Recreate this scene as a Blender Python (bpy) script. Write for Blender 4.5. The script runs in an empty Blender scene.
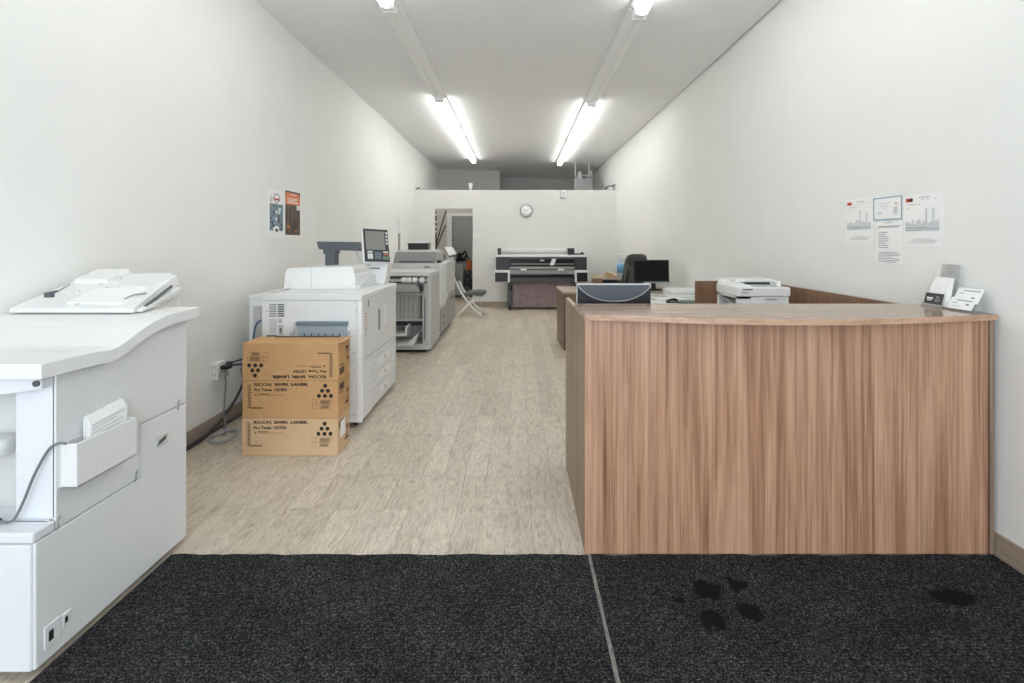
import bpy, bmesh, math, random
from mathutils import Vector, Matrix
random.seed(7)
sc = bpy.context.scene
COL = sc.collection
F = 455.1; VX = 518.0; VY = 242.0; H = 1.39
def PX(x, d): return (x - VX) / F * d
def PZ(y, d): return H - (y - VY) / F * d
def P(x, y, d): return (PX(x, d), d, PZ(y, d))

# ------------------------------------------------------------------ materials
MATS = {}
def s2l(c):
    return tuple(((v / 255) / 12.92 if v / 255 <= 0.04045 else ((v / 255 + 0.055) / 1.055) ** 2.4) for v in c) + (1.0,)
def base_mat(name):
    m = bpy.data.materials.new(name); m.use_nodes = True
    nt = m.node_tree; b = nt.nodes['Principled BSDF']
    MATS[name] = m
    return m, nt, b
def ramp(nt, fac, stops):
    r = nt.nodes.new('ShaderNodeValToRGB')
    els = r.color_ramp.elements
    while len(els) < len(stops): els.new(0.5)
    for e, (p, c) in zip(els, stops):
        e.position = p; e.color = c
    nt.links.new(fac, r.inputs['Fac'])
    return r.outputs['Color']
def noise(nt, scale, detail=4, rough=0.5, vec=None, mapping=None, rot=None, dist=0.0):
    n = nt.nodes.new('ShaderNodeTexNoise')
    n.inputs['Scale'].default_value = scale; n.inputs['Detail'].default_value = detail
    n.inputs['Roughness'].default_value = rough; n.inputs['Distortion'].default_value = dist
    tc = nt.nodes.new('ShaderNodeTexCoord')
    src = tc.outputs['Object']
    if mapping:
        mp = nt.nodes.new('ShaderNodeMapping'); mp.inputs['Scale'].default_value = mapping
        if rot: mp.inputs['Rotation'].default_value = rot
        nt.links.new(src, mp.inputs['Vector']); src = mp.outputs['Vector']
    nt.links.new(src, n.inputs['Vector'])
    return n.outputs['Fac']
def mixc(nt, fac, a, b, mode='MIX'):
    m = nt.nodes.new('ShaderNodeMix'); m.data_type = 'RGBA'; m.blend_type = mode
    def put(sock, v):
        if hasattr(v, 'is_linked') or hasattr(v, 'node'): nt.links.new(v, sock)
        else: sock.default_value = v
    put(m.inputs[0], fac); put(m.inputs[6], a); put(m.inputs[7], b)
    return m.outputs[2]
def bump(nt, b, h, strength, dist=0.002):
    bp = nt.nodes.new('ShaderNodeBump'); bp.inputs['Strength'].default_value = strength
    bp.inputs['Distance'].default_value = dist
    nt.links.new(h, bp.inputs['Height']); nt.links.new(bp.outputs['Normal'], b.inputs['Normal'])
def plain(name, rgb, rough=0.5, metal=0.0, var=0.05, scale=30, spec=0.5, bmp=0.0, trans=0.0, alpha=1.0):
    m, nt, b = base_mat(name)
    c = s2l(rgb)
    f = noise(nt, scale, 3)
    lo = tuple(max(0, v * (1 - var)) for v in c[:3]) + (1,); hi = tuple(min(1, v * (1 + var)) for v in c[:3]) + (1,)
    nt.links.new(ramp(nt, f, [(0.3, lo), (0.7, hi)]), b.inputs['Base Color'])
    b.inputs['Roughness'].default_value = rough; b.inputs['Metallic'].default_value = metal
    b.inputs['Specular IOR Level'].default_value = spec
    if bmp: bump(nt, b, f, bmp)
    if trans: b.inputs['Transmission Weight'].default_value = trans
    if alpha < 1: b.inputs['Alpha'].default_value = alpha
    return m
def emit(name, rgb, strength):
    m, nt, b = base_mat(name)
    b.inputs['Base Color'].default_value = s2l(rgb)
    b.inputs['Emission Color'].default_value = s2l(rgb); b.inputs['Emission Strength'].default_value = strength
    return m
def wood(name, dark, mid, light, axis='Z', rough=0.38, k=1.0, g=0.6):
    m, nt, b = base_mat(name)
    def sc_(a, l):
        return {'Z': (a, a, l), 'X': (l, a, a), 'Y': (a, l, a)}[axis]
    n1 = noise(nt, 1.0, 5, 0.62, mapping=sc_(13 * k, g), dist=0.8)
    n2 = noise(nt, 1.0, 6, 0.7, mapping=sc_(80 * k, 1.7 * g), dist=0.4)
    n3 = noise(nt, 1.0, 3, 0.6, mapping=sc_(250 * k, 4 * g))
    c1 = ramp(nt, n1, [(0.33, s2l(dark)), (0.47, s2l(mid)), (0.64, s2l(light))])
    c2 = ramp(nt, n2, [(0.36, s2l(dark)), (0.56, s2l(light))])
    c = mixc(nt, 0.42, c1, c2)
    c3 = ramp(nt, n3, [(0.38, (0.66, 0.64, 0.62, 1)), (0.54, (1, 1, 1, 1))])
    c = mixc(nt, 0.5, c, c3, 'MULTIPLY')
    nt.links.new(c, b.inputs['Base Color'])
    b.inputs['Roughness'].default_value = rough
    bump(nt, b, n2, 0.04)
    return m

plain('wall_paint', (238, 238, 234), 0.75, var=0.012, scale=3, spec=0.25)
plain('partition_paint', (230, 229, 225), 0.75, var=0.012, scale=3, spec=0.25)
plain('grey_paint', (212, 212, 210), 0.75, var=0.02, scale=3, spec=0.25)
plain('beige_paint', (205, 200, 190), 0.75, var=0.02, scale=3, spec=0.25)
plain('white_trim', (232, 231, 226), 0.5, var=0.01)
def ceiling_mat():
    m, nt, b = base_mat('ceiling_paint')
    f = noise(nt, 45, 6, 0.7)
    g = noise(nt, 1.2, 3)
    c1 = ramp(nt, f, [(0.3, s2l((236, 237, 236))), (0.7, s2l((246, 246, 245)))])
    c2 = ramp(nt, g, [(0.3, (0.97, 0.97, 0.97, 1)), (0.7, (1, 1, 1, 1))])
    nt.links.new(mixc(nt, 1.0, c1, c2, 'MULTIPLY'), b.inputs['Base Color'])
    b.inputs['Roughness'].default_value = 0.9; b.inputs['Specular IOR Level'].default_value = 0.1
    bump(nt, b, f, 0.25, 0.004)
ceiling_mat()
def floor_mat():
    m, nt, b = base_mat('plank_floor')
    tc = nt.nodes.new('ShaderNodeTexCoord')
    mp = nt.nodes.new('ShaderNodeMapping'); mp.inputs['Rotation'].default_value = (0, 0, math.pi / 2)
    nt.links.new(tc.outputs['Object'], mp.inputs['Vector'])
    br = nt.nodes.new('ShaderNodeTexBrick')
    br.offset = 0.37; br.offset_frequency = 2; br.squash = 1.0
    br.inputs['Scale'].default_value = 1.0
    br.inputs['Brick Width'].default_value = 0.92; br.inputs['Row Height'].default_value = 0.127
    br.inputs['Mortar Size'].default_value = 0.0013; br.inputs['Mortar Smooth'].default_value = 0.3
    br.inputs['Bias'].default_value = 0.0
    br.inputs['Color1'].default_value = s2l((218, 207, 192)); br.inputs['Color2'].default_value = s2l((203, 191, 175))
    br.inputs['Mortar'].default_value = s2l((168, 154, 136))
    nt.links.new(mp.outputs['Vector'], br.inputs['Vector'])
    n1 = noise(nt, 1.0, 7, 0.72, mapping=(26, 4.5, 1), dist=2.2)
    n2 = noise(nt, 1.0, 5, 0.7, mapping=(130, 22, 1), dist=0.8)
    n4 = noise(nt, 5.0, 5, 0.65, mapping=(1.6, 0.7, 1), dist=2.5)
    g1 = ramp(nt, n1, [(0.30, (0.58, 0.55, 0.51, 1)), (0.47, (0.92, 0.91, 0.89, 1)), (0.7, (1.1, 1.1, 1.1, 1))])
    g2 = ramp(nt, n2, [(0.34, (0.66, 0.64, 0.60, 1)), (0.55, (1.04, 1.04, 1.04, 1))])
    g4 = ramp(nt, n4, [(0.3, (0.70, 0.67, 0.62, 1)), (0.5, (1.0, 1.0, 1.0, 1))])
    c = mixc(nt, 0.85, br.outputs['Color'], g1, 'MULTIPLY')
    c = mixc(nt, 0.8, c, g2, 'MULTIPLY')
    c = mixc(nt, 0.7, c, g4, 'MULTIPLY')
    nt.links.new(c, b.inputs['Base Color'])
    b.inputs['Roughness'].default_value = 0.48
    bump(nt, b, n2, 0.08)
floor_mat()
def mat_mat():
    m, nt, b = base_mat('charcoal_carpet')
    tc = nt.nodes.new('ShaderNodeTexCoord')
    f = noise(nt, 170, 5, 0.75)
    g = noise(nt, 1.0, 4, 0.7, mapping=(60, 150, 1))
    big = noise(nt, 3.0, 4, 0.6)
    c = ramp(nt, f, [(0.38, s2l((10, 10, 11))), (0.53, s2l((50, 50, 51))), (0.67, s2l((128, 129, 130)))])
    c2 = ramp(nt, g, [(0.3, (0.55, 0.55, 0.55, 1)), (0.65, (1.25, 1.25, 1.25, 1))])
    c = mixc(nt, 0.8, c, c2, 'MULTIPLY')
    c = mixc(nt, 0.6, c, ramp(nt, big, [(0.32, (0.5, 0.5, 0.5, 1)), (0.68, (1.3, 1.3, 1.3, 1))]), 'MULTIPLY')
    # ribs across the mat
    sep = nt.nodes.new('ShaderNodeSeparateXYZ'); nt.links.new(tc.outputs['Object'], sep.inputs[0])
    mu = nt.nodes.new('ShaderNodeMath'); mu.operation = 'MULTIPLY'; mu.inputs[1].default_value = 2 * math.pi / 0.0125
    nt.links.new(sep.outputs['Y'], mu.inputs[0])
    si = nt.nodes.new('ShaderNodeMath'); si.operation = 'SINE'; nt.links.new(mu.outputs[0], si.inputs[0])
    ma = nt.nodes.new('ShaderNodeMapRange'); ma.inputs['From Min'].default_value = -1
    nt.links.new(si.outputs[0], ma.inputs['Value'])
    c = mixc(nt, 0.5, c, ramp(nt, ma.outputs['Result'], [(0.0, (0.6, 0.6, 0.6, 1)), (0.6, (1.1, 1.1, 1.1, 1))]), 'MULTIPLY')
    # wet stains: blobs with ragged edges (world position)
    geo = nt.nodes.new('ShaderNodeNewGeometry')
    wn = nt.nodes.new('ShaderNodeTexNoise'); wn.inputs['Scale'].default_value = 22; wn.inputs['Detail'].default_value = 4
    nt.links.new(geo.outputs['Position'], wn.inputs['Vector'])
    sub = nt.nodes.new('ShaderNodeVectorMath'); sub.operation = 'SUBTRACT'; sub.inputs[1].default_value = (0.5, 0.5, 0.5)
    nt.links.new(wn.outputs['Color'], sub.inputs[0])
    scl = nt.nodes.new('ShaderNodeVectorMath'); scl.operation = 'SCALE'; scl.inputs['Scale'].default_value = 0.09
    nt.links.new(sub.outputs[0], scl.inputs[0])
    add = nt.nodes.new('ShaderNodeVectorMath'); add.operation = 'ADD'
    nt.links.new(geo.outputs['Position'], add.inputs[0]); nt.links.new(scl.outputs[0], add.inputs[1])
    total = None
    stains = [(708, 590, .052, .050), (737, 584, .040, .042), (713, 620, .050, .040), (749, 612, .040, .034),
              (952, 597, .085, .036), (940, 622, .10, .04), (677, 598, .018, .016), (905, 628, .08, .03), (475, 615, .05, .06)]
    for i, (px, py, rx, ry) in enumerate(stains):
        d = F * (H - 0.01) / (py - VY)
        cx, cy = PX(px, d), d
        v = nt.nodes.new('ShaderNodeVectorMath'); v.operation = 'SUBTRACT'; v.inputs[1].default_value = (cx, cy, 0.0)
        nt.links.new(add.outputs[0], v.inputs[0])
        q = nt.nodes.new('ShaderNodeVectorMath'); q.operation = 'MULTIPLY'; q.inputs[1].default_value = (1 / rx, 1 / ry, 0)
        nt.links.new(v.outputs[0], q.inputs[0])
        ln = nt.nodes.new('ShaderNodeVectorMath'); ln.operation = 'LENGTH'; nt.links.new(q.outputs[0], ln.inputs[0])
        mr = nt.nodes.new('ShaderNodeMapRange'); mr.inputs['From Min'].default_value = 0.85; mr.inputs['From Max'].default_value = 1.2
        mr.inputs['To Min'].default_value = (0.9 if i < 5 or i == 6 else 0.35); mr.inputs['To Max'].default_value = 0.0
        nt.links.new(ln.outputs['Value'], mr.inputs['Value'])
        if total is None: total = mr.outputs['Result']
        else:
            mx = nt.nodes.new('ShaderNodeMath'); mx.operation = 'MAXIMUM'
            nt.links.new(total, mx.inputs[0]); nt.links.new(mr.outputs['Result'], mx.inputs[1]); total = mx.outputs[0]
    c = mixc(nt, total, c, s2l((17, 18, 20)))
    # lint flecks
    vo = nt.nodes.new('ShaderNodeTexVoronoi'); vo.inputs['Scale'].default_value = 26
    nt.links.new(tc.outputs['Object'], vo.inputs['Vector'])
    lt = nt.nodes.new('ShaderNodeMath'); lt.operation = 'LESS_THAN'; lt.inputs[1].default_value = 0.045
    nt.links.new(vo.outputs['Distance'], lt.inputs[0])
    lm = nt.nodes.new('ShaderNodeMath'); lm.operation = 'MULTIPLY'; lm.inputs[1].default_value = 0.45
    nt.links.new(lt.outputs[0], lm.inputs[0])
    c = mixc(nt, lm.outputs[0], c, s2l((150, 150, 150)))
    nt.links.new(c, b.inputs['Base Color'])
    b.inputs['Roughness'].default_value = 0.95; b.inputs['Specular IOR Level'].default_value = 0.1
    bump(nt, b, f, 0.8, 0.006)
mat_mat()
def card_mat(name, rgb):
    m, nt, b = base_mat(name)
    f = noise(nt, 1.0, 4, 0.6, mapping=(40, 40, 160)); g = noise(nt, 5, 3)
    c = s2l(rgb)
    c1 = ramp(nt, f, [(0.3, tuple(v * 0.90 for v in c[:3]) + (1,)), (0.7, tuple(v * 1.06 for v in c[:3]) + (1,))])
    c2 = ramp(nt, g, [(0.3, (0.90, 0.88, 0.85, 1)), (0.7, (1.03, 1.03, 1.03, 1))])
    nt.links.new(mixc(nt, 0.7, c1, c2, 'MULTIPLY'), b.inputs['Base Color'])
    b.inputs['Roughness'].default_value = 0.8; b.inputs['Specular IOR Level'].default_value = 0.15
card_mat('cardboard', (203, 160, 114)); card_mat('cardboard_pale', (216, 183, 146)); card_mat('tan_card', (205, 188, 158))
wood('counter_wood', (116, 76, 53), (170, 122, 93), (202, 160, 130), 'Z', 0.33)
wood('counter_wood_shaded', (122, 100, 82), (148, 126, 106), (166, 144, 122), 'Z', 0.42)  # same counter wood, side panel shade put into the colour
wood('counter_wood_top', (150, 124, 104), (166, 139, 117), (178, 151, 129), 'X', 0.14)
wood('counter_edge_wood', (160, 118, 90), (186, 146, 116), (204, 166, 138), 'X', 0.3)
wood('desk_wood', (92, 72, 56), (112, 90, 72), (128, 106, 86), 'Z', 0.42)
wood('desk_wood_top', (150, 132, 112), (165, 146, 126), (178, 160, 140), 'Y', 0.3)
wood('hutch_wood', (104, 76, 56), (128, 96, 72), (146, 114, 88), 'Z', 0.42)
wood('baseboard_wood', (150, 134, 118), (164, 148, 132), (176, 160, 145), 'Y', 0.5)
plain('baseboard_edge', (205, 198, 186), 0.5)
plain('dark_seam', (70, 50, 42), 0.6)
plain('white_plastic', (232, 232, 230), 0.42, var=0.012)
plain('white_panel', (226, 227, 226), 0.42, var=0.012)
plain('daylit_white_plastic', (228, 230, 234), 0.42, var=0.012)  # white plastic with the cool daylight on the copier's front painted in
plain('bright_white', (240, 240, 238), 0.4, var=0.01)
plain('grey_plastic', (190, 190, 187), 0.45, var=0.02)
plain('light_grey_plastic', (211, 211, 207), 0.45, var=0.02)
plain('mid_grey_plastic', (154, 154, 151), 0.45, var=0.03)
plain('dark_grey_plastic', (92, 93, 95), 0.45, var=0.03)
plain('slate_plastic', (84, 88, 94), 0.45, var=0.03)
plain('charcoal_plastic', (48, 48, 50), 0.4, var=0.04)
plain('black_plastic', (20, 20, 22), 0.35, var=0.05)
plain('black_gloss', (10, 10, 12), 0.28, var=0.05, spec=0.25)
plain('screen_grey', (128, 126, 120), 0.3, var=0.02)
plain('blue_grey_plastic', (168, 184, 194), 0.3, var=0.03)
plain('grey_blue_rim', (118, 132, 142), 0.35)
plain('faint_red', (206, 150, 142), 0.7)
plain('navy_plastic', (20, 22, 28), 0.5)
plain('mesh_blue_grey', (84, 87, 92), 0.55, var=0.1, scale=240)
plain('silver', (196, 198, 200), 0.35, metal=0.3, var=0.02)
plain('mat_binding', (128, 124, 118), 0.9, var=0.35, scale=60)
plain('chrome', (190, 190, 192), 0.2, metal=0.9, var=0.02)
plain('key_white', (205, 205, 203), 0.4); plain('key_blue', (112, 124, 138), 0.4)
plain('key_red', (170, 96, 78), 0.4); plain('key_green', (104, 140, 116), 0.4)
plain('black_leather', (52, 52, 50), 0.38, var=0.12, scale=60, bmp=0.15)
plain('grey_leather', (96, 95, 90), 0.34, var=0.08, scale=60, bmp=0.1)
plain('seat_grey', (92, 94, 94), 0.6, var=0.05)
plain('mauve_fabric', (184, 166, 167), 0.85, var=0.14, scale=9, bmp=0.4)
plain('black_ink', (38, 28, 24), 0.7); plain('grey_ink', (150, 150, 152), 0.7); plain('pale_ink', (206, 208, 212), 0.7)
plain('brown_ink', (92, 66, 44), 0.7); plain('blue_ink', (128, 160, 186), 0.7); plain('red_ink', (200, 80, 68), 0.7)
plain('orange_ink', (222, 132, 88), 0.7); plain('photo_dark', (82, 66, 54), 0.5, var=0.6, scale=14)
plain('photo_blue', (120, 142, 162), 0.5, var=0.4, scale=26); plain('photo_green', (112, 124, 108), 0.5, var=0.45, scale=30)
plain('photo_rust', (190, 112, 70), 0.5, var=0.4, scale=25); plain('photo_olive', (104, 96, 82), 0.5, var=0.4, scale=25)
plain('paper', (244, 244, 242), 0.7, var=0.01); plain('paper_grey', (222, 224, 224), 0.7, var=0.02)
plain('cream_plastic', (232, 231, 226), 0.45, var=0.02)
plain('cable_grey', (120, 122, 124), 0.5); plain('cable_dark', (58, 60, 62), 0.5); plain('cable_blue', (70, 108, 152), 0.5)
plain('cable_light', (160, 162, 162), 0.5)
plain('galvanised', (158, 160, 160), 0.5, metal=0.2, var=0.06, scale=10)
plain('orange_plastic', (206, 104, 52), 0.5); plain('green_folder', (92, 110, 104), 0.6)
plain('blue_liquid', (110, 168, 205), 0.25); plain('clear_plastic', (214, 226, 232), 0.15, trans=0.3)
plain('clock_face', (248, 248, 246), 0.5)
def glass(name):
    m, nt, b = base_mat(name)
    b.inputs['Base Color'].default_value = (0.86, 0.87, 0.86, 1); b.inputs['Roughness'].default_value = 0.15
    b.inputs['Alpha'].default_value = 0.42
    f = noise(nt, 20, 2)
    nt.links.new(ramp(nt, f, [(0.3, (0.42, 0.42, 0.41, 1)), (0.7, (0.50, 0.50, 0.48, 1))]), b.inputs['Base Color'])
glass('acrylic')
emit('tube_glow_near', (252, 252, 250), 11.0); emit('tube_glow', (252, 252, 250), 17.0); emit('tube_glow_far', (252, 252, 250), 11.0)
emit('tube_off', (226, 226, 222), 0.0)

# ------------------------------------------------------------------ mesh builder
class MB:
    def __init__(s): s.bm = bmesh.new()
    def _merge(s, bm2, smooth=False):
        vm = {}
        for v in bm2.verts: vm[v] = s.bm.verts.new(v.co)
        for f in bm2.faces:
            try:
                nf = s.bm.faces.new([vm[v] for v in f.verts]); nf.smooth = smooth or f.smooth
            except ValueError: pass
        bm2.free(); return s
    def box(s, x0, x1, y0, y1, z0, z1, bev=0.0, seg=2, M=None):
        b = bmesh.new(); bmesh.ops.create_cube(b, size=1.0)
        for v in b.verts:
            v.co = Vector(((x0 + x1) / 2 + v.co.x * (x1 - x0), (y0 + y1) / 2 + v.co.y * (y1 - y0), (z0 + z1) / 2 + v.co.z * (z1 - z0)))
        if bev: bmesh.ops.bevel(b, geom=list(b.edges), offset=bev, segments=seg, affect='EDGES', profile=0.5)
        if M: bmesh.ops.transform(b, matrix=M, verts=b.verts)
        return s._merge(b)
    def prism(s, pts, axis, a, b_, bev=0.0, M=None):
        b = bmesh.new()
        def mk(p, t):
            if axis == 'X': return Vector((t, p[0], p[1]))
            if axis == 'Y': return Vector((p[0], t, p[1]))
            return Vector((p[0], p[1], t))
        A = [b.verts.new(mk(p, a)) for p in pts]; B = [b.verts.new(mk(p, b_)) for p in pts]
        n = len(pts)
        b.faces.new(A); b.faces.new(list(reversed(B)))
        for i in range(n): b.faces.new((A[i], B[i], B[(i + 1) % n], A[(i + 1) % n]))
        bmesh.ops.recalc_face_normals(b, faces=b.faces)
        if bev: bmesh.ops.bevel(b, geom=list(b.edges), offset=bev, segments=2, affect='EDGES', profile=0.5)
        if M: bmesh.ops.transform(b, matrix=M, verts=b.verts)
        return s._merge(b)
    def frustum(s, lo, hi):      # two rings of 4 points
        b = bmesh.new()
        A = [b.verts.new(Vector(p)) for p in lo]; B = [b.verts.new(Vector(p)) for p in hi]
        n = len(A)
        b.faces.new(A); b.faces.new(list(reversed(B)))
        for i in range(n): b.faces.new((A[i], B[i], B[(i + 1) % n], A[(i + 1) % n]))
        bmesh.ops.recalc_face_normals(b, faces=b.faces)
        return s._merge(b)
    def tube(s, pts, r, n=8, closed=False):
        pts = [Vector(p) for p in pts]; b = bmesh.new(); rings = []
        N = len(pts); prev = None
        for i, p in enumerate(pts):
            if closed: t = pts[(i + 1) % N] - pts[i - 1]
            else: t = pts[min(i + 1, N - 1)] - pts[max(i - 1, 0)]
            t.normalize()
            if prev is None:
                up = Vector((0, 0, 1)) if abs(t.z) < 0.9 else Vector((1, 0, 0))
                nrm = t.cross(up).normalized()
            else:
                nrm = (prev - t * prev.dot(t)).normalized()
            prev = nrm; bn = t.cross(nrm)
            rr = r[i] if isinstance(r, (list, tuple)) else r
            rings.append([b.verts.new(p + (nrm * math.cos(2 * math.pi * k / n) + bn * math.sin(2 * math.pi * k / n)) * rr) for k in range(n)])
        M = N if closed else N - 1
        for i in range(M):
            A, B = rings[i], rings[(i + 1) % N]
            for k in range(n):
                f = b.faces.new((A[k], A[(k + 1) % n], B[(k + 1) % n], B[k])); f.smooth = True
        if not closed:
            b.faces.new(list(reversed(rings[0]))); b.faces.new(rings[-1])
        bmesh.ops.recalc_face_normals(b, faces=b.faces)
        return s._merge(b)
    def lathe(s, prof, c, n=24, axis='Z'):
        b = bmesh.new(); rings = []
        for r, z in prof:
            ring = []
            for k in range(n):
                a = 2 * math.pi * k / n
                u, v = r * math.cos(a), r * math.sin(a)
                q = {'Z': (u, v, z), 'Y': (u, z, v), 'X': (z, u, v)}[axis]
                ring.append(b.verts.new(Vector(c) + Vector(q)))
            rings.append(ring)
        for i in range(len(prof) - 1):
            for k in range(n):
                f = b.faces.new((rings[i][k], rings[i][(k + 1) % n], rings[i + 1][(k + 1) % n], rings[i + 1][k])); f.smooth = True
        b.faces.new(list(reversed(rings[0]))); b.faces.new(rings[-1])
        bmesh.ops.recalc_face_normals(b, faces=b.faces)
        return s._merge(b)
    def poly(s, pts):
        s.bm.faces.new([s.bm.verts.new(Vector(p)) for p in pts]); return s
    def rects(s, o, u, v, lst):   # flat marks: list of (u0,u1,v0,v1) on plane o + u*a + v*b
        o, u, v = Vector(o), Vector(u), Vector(v)
        for a0, a1, b0, b1 in lst:
            s.poly([o + u * a0 + v * b0, o + u * a1 + v * b0, o + u * a1 + v * b1, o + u * a0 + v * b1])
        return s
    def disc(s, o, u, v, a, b, r, n=18):
        o, u, v = Vector(o), Vector(u), Vector(v)
        return s.poly([o + u * (a + r * math.cos(2 * math.pi * k / n)) + v * (b + r * math.sin(2 * math.pi * k / n)) for k in range(n)])
    def text(s, string, o, u, v, a, b, width=None, height=None, bold=0.0):
        vs, fs = text_geo(string, bold)
        x0 = min(p[0] for p in vs); x1 = max(p[0] for p in vs); y0 = min(p[1] for p in vs); y1 = max(p[1] for p in vs)
        sx = width / (x1 - x0) if width else None; sy = height / (y1 - y0) if height else None
        sx = sx or sy; sy = sy or sx
        o, u, v = Vector(o), Vector(u), Vector(v)
        nv = [s.bm.verts.new(o + u * (a + (p[0] - x0) * sx) + v * (b + (p[1] - y0) * sy)) for p in vs]
        for f in fs:
            try: s.bm.faces.new([nv[i] for i in f])
            except ValueError: pass
        return s
def text_geo(string, bold):
    cu = bpy.data.curves.new('t', 'FONT'); cu.body = string; cu.offset = bold; cu.resolution_u = 2
    o = bpy.data.objects.new('t', cu); COL.objects.link(o)
    dg = bpy.context.evaluated_depsgraph_get()
    me = bpy.data.meshes.new_from_object(o.evaluated_get(dg))
    vs = [(v.co.x, v.co.y) for v in me.vertices]; fs = [list(p.vertices) for p in me.polygons]
    bpy.data.objects.remove(o); bpy.data.curves.remove(cu); bpy.data.meshes.remove(me)
    return vs, fs

ORG = {}
def props(o, label=None, cat=None, group=None, kind=None):
    if label: o['label'] = label
    if cat: o['category'] = cat
    if group: o['group'] = group
    if kind: o['kind'] = kind
def thing(name, loc, label, cat, group=None):
    o = bpy.data.objects.new(name, None); COL.objects.link(o); o.location = loc
    o.empty_display_size = 0.1
    ORG[o.name] = Vector(loc); props(o, label, cat, group); return o
def build(name, mb, mat, parent=None, label=None, cat=None, group=None, kind=None, local=False):
    me = bpy.data.meshes.new(name)
    if parent is not None and not local:
        off = ORG[parent.name]
        for v in mb.bm.verts: v.co -= off
    elif parent is None:
        xs = [v.co for v in mb.bm.verts]
        lo = Vector((min(c.x for c in xs), min(c.y for c in xs), min(c.z for c in xs)))
        hi = Vector((max(c.x for c in xs), max(c.y for c in xs), max(c.z for c in xs)))
        off = Vector(((lo.x + hi.x) / 2, (lo.y + hi.y) / 2, lo.z))
        for v in mb.bm.verts: v.co -= off
    bmesh.ops.recalc_face_normals(mb.bm, faces=mb.bm.faces) if False else None
    mb.bm.to_mesh(me); mb.bm.free()
    me.materials.append(MATS[mat])
    o = bpy.data.objects.new(name, me); COL.objects.link(o)
    if parent is not None:
        o.parent = parent; ORG[o.name] = ORG[parent.name]
    else:
        o.location = off; ORG[o.name] = off
    props(o, label, cat, group, kind)
    return o
def struct(name, mb, mat): return build(name, mb, mat, kind='structure')
def copy_tree(o, loc=None, parent=None):
    c = o.copy(); COL.objects.link(c)
    if parent: c.parent = parent
    if loc is not None: c.location = loc
    for ch in list(o.children): copy_tree(ch, None, c)
    return c

# ------------------------------------------------------------------ room
XL, XR, CZ = -2.25, 2.13, 3.335
def ceil_z(x): return CZ + (XR - x) * .123 / 4.38
YP = 9.85; YF = -2.2; YB = 14.3
struct('floor', MB().box(XL - .1, XR + .1, YF - .1, YB + .1, -0.1, 0.0), 'plank_floor')
c = MB().prism([(XL - .1, ceil_z(XL - .1)), (XR - .02, ceil_z(XR - .02)), (XR - .02, ceil_z(XR) + .06), (XL - .1, ceil_z(XL) + .06)], 'Y', YF - .1, YB + .1)
c.prism([(XL - .1, ceil_z(XL) + .06), (XR + .1, ceil_z(XR) + .06), (XR + .1, CZ + .25), (XL - .1, CZ + .25)], 'Y', YF - .1, YB + .1)
struct('ceiling', c, 'ceiling_paint')
struct('wall_left', MB().box(XL - .1, XL, YF, YB, 0, CZ + 0.17), 'wall_paint')
struct('wall_right', MB().box(XR, XR + .1, YF, YB, 0, CZ + 0.06), 'wall_paint')
struct('wall_rear', MB().box(XL, XR, YB, YB + .1, 0, CZ + .14), 'grey_paint')
# storefront wall behind the camera: big display opening with a low sill
w = MB()
w.box(XL, XR, YF - .1, YF, 0, 0.12); w.box(XL, XR, YF - .1, YF, 3.15, CZ + .14)
w.box(XL, XL + .12, YF - .1, YF, 0.12, 3.15); w.box(XR - .12, XR, YF - .1, YF, 0.12, 3.15)
struct('wall_front', w, 'wall_paint')
w = MB()
for xx in (-2.01, -0.7, 0.7, 1.96): w.box(xx, xx + .05, YF - .07, YF - .02, 0.12, 3.15)
w.box(-2.01, 2.01, YF - .07, YF - .02, 2.3, 2.35)
struct('window_1', w, 'dark_grey_plastic')
# partition with doorway
dx0, dx1, dz = PX(434.5, YP), PX(472.6, YP), PZ(208.6, YP)
PT = PZ(190, YP)
w = MB(); w.box(XL, dx0, YP, YP + .1, 0, PT); w.box(dx1, XR, YP, YP + .1, 0, PT); w.box(dx0, dx1, YP, YP + .1, dz, PT)
struct('wall_back', w, 'partition_paint')
# low inner room behind it
YI = 10.9
ix0, ix1, iz = PX(452, YI), -0.85, PZ(216, YI)
w = MB(); w.box(XL, ix0, YI, YI + .08, 0, 2.5); w.box(ix1, -0.49, YI, YI + .08, 0, 2.5); w.box(ix0, ix1, YI, YI + .08, iz, 2.5)
struct('wall_inner', w, 'beige_paint')
struct('trim_1', MB().box(PX(447, YI), ix0, YI - .015, YI + .09, 0, iz + .06).box(ix0, ix1, YI - .015, YI + .09, iz, iz + .06), 'white_trim')
struct('wall_far', MB().prism([(XL, 0), (-.51, 0), (-.51, ceil_z(-.51) - .003), (XL, ceil_z(XL) - .003)], 'Y', 12.9, 14.28), 'grey_paint')
struct('wall_inner_right', MB().box(-0.49, -0.41, YP + .1, 12.9, 0, 2.5), 'grey_paint')
# baseboards
def baseboard(name, x0, x1, y0, y1):
    struct(name, MB().box(x0, x1, y0, y1, 0, 0.1, 0.002), 'baseboard_wood')
baseboard('baseboard_left', XL, XL + .013, YF, YP); baseboard('baseboard_right', XR - .013, XR, YF, YP)
baseboard('baseboard_back', dx1, XR - .013, YP - .013, YP)
struct('baseboard_rear', MB().box(XL + .013, dx0, YP - .013, YP, 0, .1, .002), 'baseboard_wood')

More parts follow.
